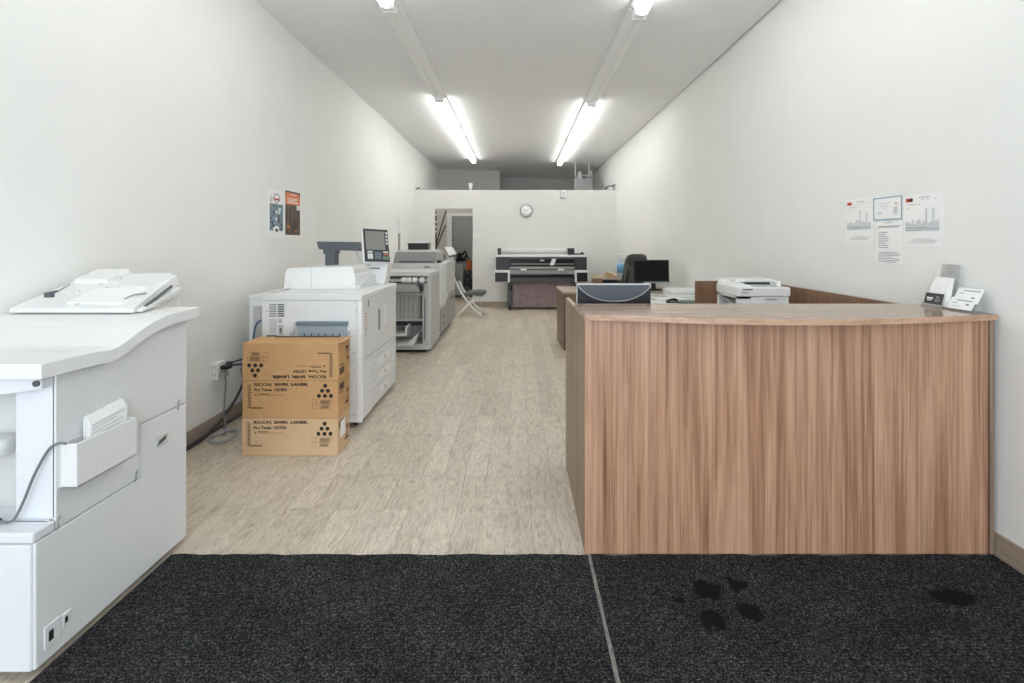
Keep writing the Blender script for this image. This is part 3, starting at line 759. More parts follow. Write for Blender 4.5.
build('cable', MB().tube(smooth(cpts, 4), .006, 8), 'cable_grey', t)
build('coil', MB().tube(ring, .007, 8), 'cable_light', t)
t = thing('power_cable', (-2.0, 3.35, 0), 'black cord running from the outlet along the wall behind the cartons', 'cord', 'cables below the wall outlet')
build('cable', MB().tube(smooth([(XL + .06, OD + .036, oz + .03), (XL + .11, OD + .08, oz + .045), (XL + .18, OD + .10, oz + .06), (-2.00, 3.535, oz + .075)]), .007, 8), 'cable_dark', t)
build('plug', MB().box(XL + .046, XL + .085, OD + .022, OD + .05, oz + .012, oz + .045, .005), 'black_plastic', t)
build('floor_cable', MB().tube(smooth([(-2.225, 2.9, zf), (-2.22, 3.20, zf), (-2.215, 3.5, zf), (-2.20, 4.2, zf)]), .006, 6), 'cable_dark', None,
      'dark cord lying on the floor under the wall outlet, running behind the cartons', 'cord', 'cables below the wall outlet')
build('wall_cable', MB().tube(smooth([(XL + .155, OD + .03, oz - .005), (XL + .165, OD + .05, oz - .10), (XL + .18, OD + .10, oz - .22), (XL + .20, OD + .16, .07), (XL + .21, OD + .2, .01)]), .0042, 6), 'cable_grey', None,
      'thin grey cord hanging straight down between the outlet and the cartons', 'cord', 'cables below the wall outlet')

# ------------------------------------------------------------------ grey production press
def press():
    t = thing('production_printer', (-1.48, 6.9, 0), 'long grey production printer with sorter trays, behind the white copier', 'printer')
    Yf = 5.70; XFn = -1.105
    def z(y): return PZ(y, Yf)
    def x(p): return PX(p, Yf)
    XA = -1.80
    # finisher carcass (open front)
    b = MB()
    b.prism([(XA, z(271.5)), (XFn - .09, z(271.5)), (XFn, z(272.5) - .0), (XFn, z(276)), (XA, z(276))], 'Y', Yf - .01, 6.38, .003)
    build('finisher_top', b, 'light_grey_plastic', t)
    b = MB()
    b.box(XA, XFn - .012, 6.1, 6.38, .05, z(276)); b.box(XA, XA + .04, Yf, 6.3, .05, z(276))
    b.box(XA, x(428.5), Yf + .0, 6.2, .04, z(344), .006)
    b.box(XA, x(421), Yf + .06, Yf + .11, z(296), z(293.5))
    build('finisher_body', b, 'grey_plastic', t)
    b = MB().prism([(x(422), Yf + .02), (x(428.5), Yf), (x(431), Yf + .012), (XFn, 6.33), (XFn, 6.38), (x(422), 6.38)], 'Z', .045, z(276), .003)
    build('end_cover', b, 'grey_plastic', t)
    build('foot', MB().box(XA + .05, XFn - .06, Yf + .05, 6.3, .0, .048), 'black_plastic', t)
    for k in range(2): build('paper_slot', MB().box(XA, x(427), Yf - .004, Yf + .02, z(277.2 + k * 4.6) - .018, z(277.2 + k * 4.6)), 'charcoal_plastic', t)
    build('slot_panel', MB().box(XA, x(427), Yf + .02, Yf + .08, z(284), z(277)), 'light_grey_plastic', t)
    for p in (402, 407, 413, 420): build('roller', MB().lathe([(.03, 0), (.034, .01), (.034, .05), (.03, .06)], (x(p), Yf - .02, z(280)), 14, 'X'), 'bright_white', t)
    b = MB().prism([(-1.70, z(284)), (x(417), z(284)), (x(419.5), z(286)), (x(421), z(291.5)), (-1.70, z(291.5))], 'Y', Yf - .12, Yf + .12, .008)
    build('exit_tray', b, 'mid_grey_plastic', t)
    build('tray_bracket', MB().box(x(419.5), x(423.5), Yf - .04, Yf + .06, z(291), z(285), .006), 'charcoal_plastic', t)
    # inner sorter with pleats
    b = MB(); n = 9
    for k in range(n):
        xa = -1.72 + k * .052; b.prism([(xa, Yf + .16), (xa + .026, Yf + .09), (xa + .052, Yf + .16)], 'Z', z(321), z(296))
    build('sorter_back', b, 'light_grey_plastic', t)
    build('shelf', MB().box(XA + .03, x(421), Yf + .10, Yf + .4, z(322.5), z(320.5)), 'grey_plastic', t)
    build('shelf_rail', MB().box(XA + .03, x(420), Yf + .14, Yf + .18, z(327.5), z(323)), 'charcoal_plastic', t)
    for p in (402, 410, 416): build('stop_block', MB().box(x(p) - .012, x(p) + .012, Yf + .12, Yf + .15, z(325.5), z(322.5), .003), 'black_plastic', t)
    build('output_tray', MB().prism([(x(392), z(334.2)), (x(404.5), z(334.2)), (x(405), z(327)), (x(407.5), z(325)), (x(408.5), z(326.5)), (x(406.5), z(329)), (x(406), z(336.5)), (x(392), z(336.5))], 'Y', Yf + .02, Yf + .4, .003), 'white_plastic', t)
    build('output_tray', MB().prism([(x(393), z(343.5)), (x(409), z(342)), (x(418), z(333)), (x(419), z(333.5)), (x(415), z(344.8)), (x(393), z(345.5))], 'Y', Yf - .06, Yf + .4, .003), 'light_grey_plastic', t)
    build('side_rail', MB().box(x(424.3), x(425.2), Yf - .004, Yf + .004, z(340), z(297)), 'dark_grey_plastic', t)
    # main engine
    E0, E1, XE = 6.40, 7.85, -1.085
    b = MB(); b.box(XA, XE - .02, E0, E1, .08, 1.085, .008)
    build('engine_body', b, 'light_grey_plastic', t)
    build('engine_foot', MB().box(XA + .05, XE - .07, E0 + .05, E1 - .05, 0, .085), 'black_plastic', t)
    m = MB(); m.prism([(6.42, .50), (6.70, .50), (6.92, .62), (6.92, 1.075), (6.42, 1.075)], 'X', XE - .03, XE - .002, .003); build('front_cover', m, 'white_panel', t)
    m = MB(); m.prism([(6.94, .62), (7.83, .62), (7.83, 1.075), (6.94, 1.075)], 'X', XE - .03, XE, .003); cv = build('front_cover', m, 'grey_plastic', t)
    build('mark', MB().box(XE - .002, XE + .002, 7.62, 7.66, .95, .985), 'charcoal_plastic', cv)
    m = MB(); m.prism([(6.55, .44), (6.70, .44), (7.15, .60), (7.83, .60), (7.83, .615), (6.93, .615), (6.72, .495), (6.55, .495)], 'X', XE - .03, XE + .004, .002); build('cover_trim', m, 'light_grey_plastic', t)
    dd = build('paper_drawer', MB().prism([(6.42, .10), (7.03, .10), (7.03, .54), (6.70, .43), (6.42, .43)], 'X', XE - .03, XE - .001, .003), 'mid_grey_plastic', t)
    for zz in (.19, .30): build('handle', MB().box(XE - .002, XE + .004, 6.60, 6.72, zz, zz + .025), 'dark_grey_plastic', dd)
    dd = build('paper_drawer', MB().prism([(7.05, .10), (7.83, .10), (7.83, .59), (7.18, .59), (7.05, .545)], 'X', XE - .03, XE - .001, .003), 'mid_grey_plastic', t)
    build('handle', MB().box(XE - .002, XE + .004, 7.35, 7.55, .48, .505), 'dark_grey_plastic', dd)
    sd = 6.55
    b = MB().prism([(PX(393, sd), PZ(264.2, sd)), (PX(395, sd), PZ(253, sd)), (PX(398, sd), PZ(251, sd)), (PX(434, sd), PZ(251, sd)), (PX(436, sd), PZ(253, sd)), (PX(436.5, sd), PZ(264.2, sd))], 'Y', sd, sd + .65, .01)
    sc_ = build('scanner_cover', b, 'mid_grey_plastic', t)
    build('cover_edge', MB().box(PX(399, sd), PX(434, sd), sd - .008, sd + .004, PZ(262.5, sd), PZ(261, sd)), 'dark_grey_plastic', sc_)
    build('cover_rim', MB().box(PX(398, sd), PX(434, sd), sd - .004, sd + .5, PZ(252, sd), PZ(250.3, sd), .004), 'light_grey_plastic', sc_)
    build('key_block', MB().box(PX(424, 6.38), PX(430, 6.38), 6.385, 6.402, PZ(269.3, 6.38), PZ(266, 6.38), .002), 'mid_grey_plastic', t)
    build('latch', MB().box(PX(436, sd), PX(440, sd), sd + .05, sd + .15, 1.085, 1.125, .006), 'charcoal_plastic', t)
    # signal tower
    td = 6.9; tx = PX(399.2, td)
    tw = build('signal_tower', MB().tube([(tx, td, 1.08), (tx, td, PZ(233.5, td))], .017, 12), 'mid_grey_plastic', t)
    for k in range(3):
        zz = PZ(233.5, td) + k * .078; build('signal_lamp', MB().lathe([(.026, 0), (.028, .004), (.028, .06), (.016, .066), (.016, .078)], (tx, td, zz), 14), 'bright_white', tw)
    # tilted display
    dd_ = 7.5
    q = [P(444, 247.2, dd_), P(452.2, 246.8, dd_), P(457.3, 254.4, dd_ - .12), P(448.8, 256.2, dd_ - .12)]
    back = [(a, b_ + .03, c - .022) for a, b_, c in q]
    dsp = build('display', MB().frustum(back, q), 'dark_grey_plastic', t)
    ctr = sum((Vector(p) for p in q), Vector()) / 4
    fr = [ctr + (Vector(p) - ctr) * .93 + Vector((0.002, -.006, .004)) for p in q]
    fb = [p + Vector((0, .004, -.003)) for p in fr]
    build('screen', MB().frustum(fb, fr), 'bright_white', dsp)
    build('display_stand', MB().box(ctr.x - .03, ctr.x + .03, dd_ + .0, dd_ + .08, 1.08, ctr.z, .006), 'white_plastic', t)
    build('sensor_post', MB().box(PX(441.5, dd_), PX(444.5, dd_), dd_, dd_ + .08, 1.08, PZ(254.5, dd_), .004), 'dark_grey_plastic', t)
press()
bd = 6.95; zs = PZ(250.3, 6.55)
t = thing('card_box', (PX(418, bd), bd + .1, 1.31), 'black box lying on top of the grey printer scanner', 'box')
build('box_body', MB().box(PX(408, bd), PX(428, bd), bd, bd + .2, zs + .001, PZ(243.6, bd), .004), 'black_plastic', t)
build('box_lid', MB().box(PX(407.6, bd), PX(428.4, bd), bd - .005, bd + .205, PZ(244.4, bd), PZ(243.2, bd), .003), 'charcoal_plastic', t)
build('paper_pad', MB().box(PX(416, bd), PX(426, bd), bd + .03, bd + .16, PZ(243.1, bd), PZ(240.8, bd), .006), 'paper', None, 'small white pad on top of the black box on the grey printer', 'paper pad')

# ------------------------------------------------------------------ folding chair (facing the right wall)
def folding_chair():
    t = thing('folding_chair', (-.86, 8.6, 0), 'white metal folding chair with grey seat, at the far end of the grey printer', 'chair')
    d0, d1 = 8.40, 8.80
    def pt(px, py, d): return (PX(px, 8.6), d, PZ(py, 8.6))
    for d in (d0, d1):
        build('front_leg', MB().tube(smooth([pt(459, 284, d), pt(463, 292, d), pt(471, 303, d), pt(483, 315.2, d)], 4), .018, 10), 'bright_white', t)
        build('rear_leg', MB().tube([pt(476.5, 296, d + (.02 if d == d0 else -.02)), pt(458, 314.6, d + (.02 if d == d0 else -.02))], .017, 10), 'bright_white', t)
        build('back_post', MB().tube(smooth([pt(459, 284, d), pt(456, 277, d), pt(454.5, 268, d), pt(454, 262, d)], 4), .013, 10), 'bright_white', t)
    build('stretcher', MB().tube([pt(481, 313, d0), pt(481, 313, d1)], .009, 8), 'bright_white', t)
    build('stretcher', MB().tube([pt(459.5, 313, d0), pt(459.5, 313, d1)], .009, 8), 'bright_white', t)
    pr = [pt(464.5, 293.4, 0), pt(468, 291.2, 0), pt(478, 290.3, 0), pt(485, 290.6, 0), pt(486, 293.5, 0), pt(482, 295.4, 0), pt(474, 294, 0), pt(466, 295, 0)]
    build('seat', MB().prism([(p[0], p[2]) for p in pr], 'Y', d0 + .005, d1 - .005, .006), 'seat_grey', t)
    build('seat_frame', MB().tube([pt(464, 296, d0), pt(484, 296, d0), pt(484, 296, d1), pt(464, 296, d1)], .010, 8, True), 'bright_white', t)
    bp = [pt(457.5, 281, 0), pt(454, 268, 0), pt(453.6, 260, 0), pt(454.6, 259.6, 0), pt(456, 268, 0), pt(459.5, 280.5, 0)]
    build('backrest', MB().prism([(p[0], p[2]) for p in bp], 'Y', d0 + .012, d1 - .012, .004), 'seat_grey', t)
folding_chair()

# ------------------------------------------------------------------ wide-format plotter
def plotter():
    D = 9.30
    t = thing('plotter', (PX(541, D), D + .25, 0), 'wide black large-format plotter with mauve catch cloth against the back wall', 'plotter')
    def x(p): return PX(p, D)
    def z(y): return PZ(y, D)
    def bx(px0, px1, py0, py1, dy0, dy1, bev=.006): return MB().box(x(px0), x(px1), D + dy0, D + dy1, z(py1), z(py0), bev)
    build('body', bx(496, 587, 257, 270, .02, .46), 'dark_grey_plastic', t)
    build('top_cover', bx(495.3, 587, 254.9, 257, -.0, .47), 'bright_white', t)
    build('side_cover', bx(496, 509.2, 257.3, 269.6, -.02, .3), 'charcoal_plastic', t)
    build('side_cover', bx(575, 586.6, 257.3, 269.6, -.02, .3), 'charcoal_plastic', t)
    w = build('window', bx(509.8, 574.6, 258.6, 266.8, .0, .05, .003), 'black_gloss', t)
    build('window_rim', bx(509.8, 574.6, 266.6, 269.2, -.012, .05, .003), 'mid_grey_plastic', w)
    build('window_rim', bx(509.8, 574.6, 257.3, 258.8, -.008, .05, .003), 'dark_grey_plastic', w)
    build('carriage_rail', bx(511, 574, 263.6, 264.4, -.004, .003, 0), 'mid_grey_plastic', w)
    m = MB(); m.prism([(x(549.8), z(265.2)), (x(554), z(265.2)), (x(556.2), z(258.9)), (x(552), z(258.9))], 'Y', D - .006, D + .002); build('sticker', m, 'paper', w)
    build('logo', bx(540, 544.2, 259.8, 261, -.006, .002, 0), 'silver', w)
    for p in (520.6, 558): build('latch', bx(p, p + 5.8, 268.6, 270.6, -.035, .02, .004), 'bright_white', t)
    build('roll_cover', MB().lathe([(.055, 0), (.062, .01), (.062, .0)] if False else [(.0, 0), (.058, 0), (.061, .004), (.061, x(568) - x(501) - .004), (.058, x(568) - x(501)), (0, x(568) - x(501))], (x(501), D + .12, z(251.6)), 20, 'X'), 'light_grey_plastic', t)
    build('roll_holder', bx(497.4, 501, 248.2, 255, .03, .24), 'charcoal_plastic', t)
    build('roll_holder', bx(568, 574.6, 248.2, 255, .03, .24), 'charcoal_plastic', t)
    build('roll_rest', bx(501, 568, 254, 255, .03, .28, 0), 'light_grey_plastic', t)
    build('roll_lever', bx(574.6, 585, 253.4, 255, .1, .16, .003).box(x(582), x(584), D + .1, D + .16, z(255), z(252.2), .003), 'charcoal_plastic', t)
    for p0, p1, q0, q1 in ((494.4, 509.9, 495.2, 507.8), (574.6, 588, 576.6, 587.2)):
        f = build('ink_housing', bx(p0, p1, 270, 282.2, -.04, .36), 'bright_white', t)
        build('ink_door', bx(q0, q1, 272.4, 281.6, -.048, -.03, .003), 'black_plastic', f)
    build('platen', bx(509.8, 574.8, 270, 274.2, .0, .3), 'mid_grey_plastic', t)
    build('feed_gap', bx(509.8, 574.8, 274, 276.4, .06, .34), 'black_plastic', t)
    m = MB().prism([(D - .05, z(281.6)), (D - .04, z(277.5)), (D + .1, z(276)), (D + .3, z(276)), (D + .3, z(282))], 'X', x(510), x(574.6), .004); build('paper_guide', m, 'charcoal_plastic', t)
    for p in (507.4, 571.5):
        b = MB(); b.box(x(p), x(p + 4.8), D + .08, D + .26, .10, z(282), .006); lg = build('leg', b, 'dark_grey_plastic', t)
        build('foot', MB().box(x(p) + .01, x(p + 4.8) - .01, D - .09, D + .42, .055, .105, .008), 'charcoal_plastic', lg)
        for cy in (-.05, .37):
            build('caster', MB().lathe([(.022, -.018), (.027, -.012), (.027, .012), (.022, .018)], (x(p + 2.4), D + cy, .0272), 14, 'X'), 'black_plastic', lg)
    build('leg_knob', MB().box(x(509), x(512), D + .04, D + .08, z(291), z(285), .006), 'black_plastic', t)
    # hanging catch cloth, gently waved
    b = bmesh.new(); nx, nz = 40, 8; g = []
    for i in range(nx + 1):
        col = []
        for k in range(nz + 1):
            u = i / nx; v = k / nz
            col.append(b.verts.new((x(512.6) + (x(571) - x(512.6)) * u, D + .03 + .010 * math.sin(u * 19) * (.3 + .7 * v) + .006 * math.sin(u * 53 + v), z(282) + (z(307.0) - z(282)) * v)))
        g.append(col)
    for i in range(nx):
        for k in range(nz):
            f = b.faces.new((g[i][k], g[i][k + 1], g[i + 1][k + 1], g[i + 1][k])); f.smooth = True
    bmesh.ops.solidify(b, geom=list(b.faces), thickness=.004)
    mb = MB(); mb._merge(b); cl = build('catch_cloth', mb, 'mauve_fabric', t, 'mauve hanging catch cloth')
    build('cloth_rod', MB().tube([(x(512.4), D + .03, z(306.6)), (x(571.2), D + .03, z(306.6))], .011, 8), 'mauve_fabric', cl)
plotter()

# ------------------------------------------------------------------ partition fittings
cx, cz = PX(526.3, YP), PZ(211, YP)
t = thing('wall_clock', (cx, YP, cz), 'round white wall clock with black rim above the plotter', 'clock')
R = .137
build('rim', MB().lathe([(R - .014, -.03), (R - .004, -.036), (R, -.028), (R, 0), (R - .014, 0)], (cx, YP, cz), 32, 'Y'), 'charcoal_plastic', t)
build('face', MB().lathe([(0, -.031), (R - .012, -.031), (R - .012, 0), (0, 0)], (cx, YP - .001, cz), 32, 'Y'), 'clock_face', t)
m = MB()
for k in range(12):
    a = k * math.pi / 6; m.disc((cx, YP - .0335, cz), (1, 0, 0), (0, 0, 1), .105 * math.sin(a), .105 * math.cos(a), .007, 8)
build('hour_marks', m, 'grey_ink', t)
for nm, a, L, wd in (('hour_hand', math.radians(300), .06, .007), ('minute_hand', math.radians(50), .09, .005)):
    u = Vector((math.sin(a), 0, math.cos(a))); v = Vector((math.cos(a), 0, -math.sin(a))); o = Vector((cx, YP - .035, cz))
    build(nm, MB().poly([o - v * wd, o + v * wd, o + v * wd * .5 + u * L, o - v * wd * .5 + u * L]), 'charcoal_plastic', t)
t = thing('alarm_sensor', (PX(563, YP), YP, PZ(193.5, YP)), 'small white alarm sensor box at the top of the back wall', 'sensor')
build('mount_plate', MB().box(PX(559.9, YP), PX(566.6, YP), YP - .012, YP, PZ(198.4, YP), PZ(190.4, YP), .003), 'grey_plastic', t)
build('housing', MB().box(PX(560.3, YP), PX(566.2, YP), YP - .07, YP, PZ(198, YP), PZ(190.8, YP), .01), 'white_plastic', t)
build('lens', MB().box(PX(561.8, YP), PX(564.8, YP), YP - .075, YP - .068, PZ(196.5, YP), PZ(192.5, YP), .003), 'light_grey_plastic', t)
t = thing('light_switch', (PX(475.5, YP), YP, PZ(236, YP)), 'white double light switch plate beside the back doorway', 'switch')
build('plate', MB().box(PX(472.9, YP), PX(479, YP), YP - .012, YP, PZ(239, YP), PZ(232.8, YP), .003), 'cream_plastic', t)
for p in (474.6, 477.2): build('toggle', MB().box(PX(p, YP) - .008, PX(p, YP) + .008, YP - .02, YP - .011, PZ(237, YP), PZ(234.6, YP), .002), 'white_plastic', t)
t = thing('emergency_lamp', (PX(470.3, YP), YP + .05, PT), 'small white cup-shaped fitting standing on top of the back wall', 'lamp')
q = PX(470.3, YP)
build('cup', MB().lathe([(.0, .0), (.034, .0), (.036, .05), (.052, .135), (.054, .15), (.04, .15), (.0, .14)], (q, YP + .05, PT), 20), 'white_plastic', t)
build('base_plate', MB().box(q - .05, q + .05, YP + .0, YP + .1, PT, PT + .008), 'light_grey_plastic', t)
t = thing('camera_fitting', (PX(418, YP), YP + .05, PT), 'tiny black and white fitting on top of the back wall, copier side', 'fitting')
q = PX(418, YP)
build('mount', MB().box(q - .035, q + .02, YP + .02, YP + .08, PT, PT + .06, .01), 'white_plastic', t)
build('lens', MB().lathe([(0, -.03), (.02, -.03), (.022, 0), (0, 0)], (q + .01, YP + .02, PT + .045), 14, 'Y'), 'black_plastic', t)
build('lens', MB().lathe([(0, -.03), (.016, -.03), (.018, 0), (0, 0)], (q - .035, YP + .02, PT + .02), 14, 'Y'), 'dark_grey_plastic', t)
# tangle on right end of partition
t = thing('wire_bundle', (PX(610.5, YP), YP + .05, PT), 'small tangle of white and dark wire on top of the back wall', 'wire')
q = Vector((PX(610.8, YP), YP + .05, PT + .06)); rnd = random.Random(3)
build('knot', MB().lathe([(0, 0), (.045, .004), (.062, .03), (.055, .07), (.03, .09), (0, .095)], (q.x + .0, q.y, PT + .001), 14), 'bright_white', t)
for mat, n, nm in (('light_grey_plastic', 16, 'pale_wire'), ('charcoal_plastic', 14, 'dark_wire')):
    pts = [q + Vector(((rnd.random() - .5) * .22, (rnd.random() - .5) * .12, (rnd.random() - .45) * .10)) for _ in range(n)]
    build(nm, MB().tube(smooth(pts, 4), .011, 6), mat, t)
# hanging heater beyond the partition
hd = 11.2
t = thing('unit_heater', (PX(583.5, hd), hd + .3, CZ), 'grey unit heater hung from the ceiling on rods behind the back wall', 'heater')
hx0, hx1, hz1 = PX(575, hd), PX(592, hd), PZ(178.2, hd)
build('casing', MB().box(hx0, hx1, hd, hd + .5, hz1 - .42, hz1, .01), 'galvanised', t)
m = MB()
for k in range(9): m.box(hx0 + .02, hx1 - .02, hd - .006, hd + .002, hz1 - .39 + k * .042, hz1 - .372 + k * .042)
build('louvre', m, 'galvanised', t)
for p in (575.7, 589.3):
    build('hanger_rod', MB().tube([(PX(p, hd), hd + .05, hz1 - .01), (PX(p, hd), hd + .05, CZ)], .012, 8), 'bright_white', t)
build('gas_pipe', MB().tube(smooth([(PX(594, hd), hd + .3, hz1 - .40), (PX(593.6, hd), hd + .3, hz1 + .12), (PX(593, hd), hd + .3, hz1 + .22), (PX(592, hd), hd + .3, hz1 + .25)], 4), .02, 8), 'light_grey_plastic', t)
b = MB().lathe([(0, 0), (.05, 0), (.06, .02), (.055, .07), (.03, .1), (0, .1)], (PX(581, hd), hd + .2, hz1 + .09), 16); b.box(PX(579.5, hd), PX(582.8, hd), hd + .15, hd + .25, hz1, hz1 + .10)
build('fan_motor', b, 'light_grey_plastic', t)
build('motor_bracket', MB().tube([(PX(577.5, hd), hd + .08, hz1 - .01), (PX(578, hd), hd + .08, hz1 + .075), (PX(588, hd), hd + .08, hz1 + .085), (PX(589, hd), hd + .08, hz1 - .01)], .012, 8), 'light_grey_plastic', t)
sd = 13.2
t = thing('sprinkler_pendant', (PX(545, sd), sd, CZ), 'tiny sprinkler pipe hanging from the dark rear ceiling', 'sprinkler')
build('pipe', MB().tube([(PX(545, sd), sd, CZ), (PX(545, sd), sd, PZ(178, sd))], .014, 8), 'light_grey_plastic', t)
build('head', MB().lathe([(.0, 0), (.04, .0), (.04, .015), (.015, .05), (0, .05)], (PX(545, sd), sd, PZ(179.5, sd)), 12), 'light_grey_plastic', t)

# ------------------------------------------------------------------ things seen through the doorway
rd = 10.5
t = thing('stair_handrail', (PX(436, rd), rd, 0), 'dark steel stair handrail with two slanted rails inside the back doorway', 'handrail')
build('post', MB().tube([(PX(436.3, rd), rd, 0), (PX(435.9, rd), rd, PZ(211.5, rd))], .016, 8), 'charcoal_plastic', t)
build('rail', MB().tube([P(431.5, 260, rd - .06), P(446, 210.5, rd + .0)], .015, 8), 'charcoal_plastic', t)
build('rail', MB().tube([P(433, 256, rd + .05), P(445.6, 225, rd + .05)], .015, 8), 'charcoal_plastic', t)
for yy in (214, 221, 226, 231): build('clamp', MB().box(PX(436, rd) - .022, PX(436, rd) + .022, rd - .022, rd + .022, PZ(yy + 1.5, rd), PZ(yy, rd), .003), 'bright_white', t)
gd = 11.45
t = thing('tool_cabinet', (PX(460, gd), gd + .2, 0), 'grey steel cabinet inside the back doorway', 'cabinet')
build('body', MB().box(PX(453.5, gd), PX(463.2, gd), gd, gd + .4, .02, PZ(262.5, gd), .008), 'mid_grey_plastic', t)
build('door', MB().box(PX(454.2, gd), PX(462.6, gd), gd - .012, gd + .001, .06, PZ(263.6, gd), .004), 'grey_plastic', t)
t = thing('hose_tangle', (PX(460, gd), gd + .2, PZ(262, gd)), 'tangled black hoses piled on the cabinet inside the back doorway', 'hoses')
rnd = random.Random(11)
q = Vector(P(461, 257.3, gd + .18))
for nm in ('hose', 'hose', 'hose'):
    pts = [q + Vector(((rnd.random() - .5) * .27, (rnd.random() - .5) * .26, (rnd.random() - .5) * .19)) for _ in range(11)]
    pts[0].z = pts[-1].z = PZ(262.5, gd) + .022
    build(nm, MB().tube(smooth(pts, 5), .02, 8), 'black_plastic', t)
build('nozzle', MB().tube(smooth([P(463, 255, gd + .1), P(464.5, 251, gd + .1), P(466.5, 254, gd + .1), P(467.2, 259, gd + .1)], 4), .018, 8), 'black_plastic', t)
od = 11.3
t = thing('bag_stack', (PX(468.5, od), od + .12, 0), 'stack of soft black bags inside the back doorway, under the orange jug', 'bags')
for k, (z0, z1, w) in enumerate(((.0, .32, .12), (.32, .52, .11), (.52, PZ(270, od), .10))):
    b = MB(); c0 = PX(468.3, od); b.box(c0 - w, c0 + w * .7, od - .02, od + .28, z0 + .001, z1, .05, 3); build('bag', b, 'black_leather' if k != 1 else 'charcoal_plastic', t)
oz_ = PZ(270, od)
t = thing('jug', (PX(468.5, od), od + .12, oz_), 'orange plastic jug on the black bags inside the back doorway', 'jug')
build('jug_body', MB().lathe([(0, 0), (.062, 0), (.068, .02), (.068, .2), (.05, .24), (.025, .26), (0, .26)], (PX(468.6, od), od + .12, oz_ + .002), 18), 'orange_plastic', t)
build('cap', MB().lathe([(0, 0), (.022, 0), (.022, .035), (0, .035)], (PX(468.6, od), od + .12, oz_ + .262), 14), 'black_plastic', t)

# ------------------------------------------------------------------ posters on the left wall
def wall_quad(side, px0, px1, py_tl, py_bl, py_tr, py_br):
    X = XL if side == 'L' else XR
    d0 = X * F / (px0 - VX); d1 = X * F / (px1 - VX)
    return X, d0, d1, PZ(py_tl, d0), PZ(py_bl, d0)
def poster(side, X, y0, y1, z0, z1, name, label, cat, mat='paper', lift=.0):
    s = 1 if side == 'L' else -1
    t = thing(name, (X, (y0 + y1) / 2, z0), label, cat, 'posters on the wall above the copier' if side == 'L' else 'papers on the wall beside the counter')
    xa, xb = X + s * (.0005 + lift), X + s * (.0025 + lift)
    build('sheet', MB().box(min(xa, xb), max(xa, xb), min(y0, y1), max(y0, y1), z0, z1), mat, t)
    # print plane: u runs left to right as seen, v upwards, both 0..1
    o = (xb + s * .0008, y0 if True else y1, z0); u = (0, (y1 - y0), 0); v = (0, 0, z1 - z0)
    return t, o, u, v
Xw = XL
y0 = Xw * F / (266.5 - VX); y1 = Xw * F / (284 - VX); y2 = Xw * F / (301 - VX)
za, zb = PZ(237.5, y0 + .15), PZ(189.5, y0 + .15)
t, o, u, v = poster('L', Xw, y0, y1, za, zb, 'poster', 'white poster with round emblem and photo collage, on the wall above the copier', 'poster')
build('collage_picture', MB().rects(o, u, v, [(.15, .92, .14, .70)]), 'photo_blue', t)
o2 = Vector(o) + Vector((.0006, 0, 0)); rnd = random.Random(5)
tiles = {'photo_green': [], 'photo_dark': [], 'paper_grey': [], 'photo_rust': []}
for r in range(8):
    for cc in range(5):
        k = rnd.choice(['photo_green', 'photo_dark', 'paper_grey', 'photo_green', None, None, 'photo_rust' if cc == 0 else None])
        if k:
            a0 = .15 + cc * .154 + rnd.uniform(0, .04); b0 = .14 + r * .07 + rnd.uniform(0, .02)
            tiles[k].append((a0, min(.92, a0 + rnd.uniform(.08, .16)), b0, min(.70, b0 + rnd.uniform(.03, .07))))
for q, (k, L) in enumerate(tiles.items()):
    build('collage_print', MB().rects(o2 + Vector((.0001 * q, 0, 0)), u, v, L), k, t)
build('edge_print', MB().rects(o2, u, v, [(.17, .30, .72, .86)]), 'pale_ink', t)
o3 = Vector(o) + Vector((.0012, 0, 0)); W = abs(y1 - y0); Hh = zb - za
def ell(m, o, u, v, a, b, ra, rb, n=20):
    o, u, v = Vector(o), Vector(u), Vector(v); m.poly([o + u * (a + ra * math.cos(2 * math.pi * k / n)) + v * (b + rb * math.sin(2 * math.pi * k / n)) for k in range(n)]); return m
def gem(b, k): return MB().poly([Vector(b) + Vector(u) * (.54 + a * k) + Vector(v) * (.82 + c * k) for a, c in ((0, -.13), (.21, -.02), (.15, .06), (.08, .10), (-.08, .10), (-.15, .06), (-.21, -.02))])
build('emblem_ring', gem(o3, 1.0), 'grey_ink', t)
build('emblem_disc', gem(Vector(o3) + Vector((.0006, 0, 0)), .74), 'paper', t)
m = MB(); m.rects(Vector(o3) + Vector((.0012, 0, 0)), u, v, [(.40, .68, .775, .815)]); build('emblem_mark', m, 'red_ink', t)
build('round_badge', ell(MB(), o3, u, v, .52, .17, .17, .075), 'paper', t)
build('badge_mark', ell(MB(), Vector(o3) + Vector((.0006, 0, 0)), u, v, .54, .15, .09, .035), 'photo_dark', t)
za2, zb2 = PZ(237, y1 + .2), PZ(190.5, y1 + .2)
t, o, u, v = poster('L', Xw, y1 + .004, y2, za2, zb2, 'poster', 'dark poster with an orange heading panel, beside the white collage poster', 'poster')
build('picture', MB().rects(o, u, v, [(.04, .92, .04, .965)]), 'photo_dark', t)
o2 = Vector(o) + Vector((.0006, 0, 0))
build('heading_panel', MB().rects(o2, u, v, [(.04, .92, .68, .86), (.10, .85, .86, .93)]), 'orange_ink', t)
o3 = Vector(o) + Vector((.0012, 0, 0))
m = MB(); m.rects(o3, u, v, [(.16, .76, .80, .815), (.16, .70, .765, .78), (.16, .80, .72, .74), (.30, .70, .885, .90)]); build('heading_text', m, 'paper', t)
m = MB(); ell(m, o2, u, v, .24, .21, .10, .04); build('ember_print', m, 'photo_rust', t)
m = MB(); ell(m, o2, u, v, .66, .13, .06, .02); build('ember_print', m, 'photo_rust', t)
m = MB(); m.rects(o2, u, v, [(.18, .26, .28, .68), (.40, .47, .30, .68), (.64, .69, .34, .68)]); build('tree_print', m, 'photo_olive', t)
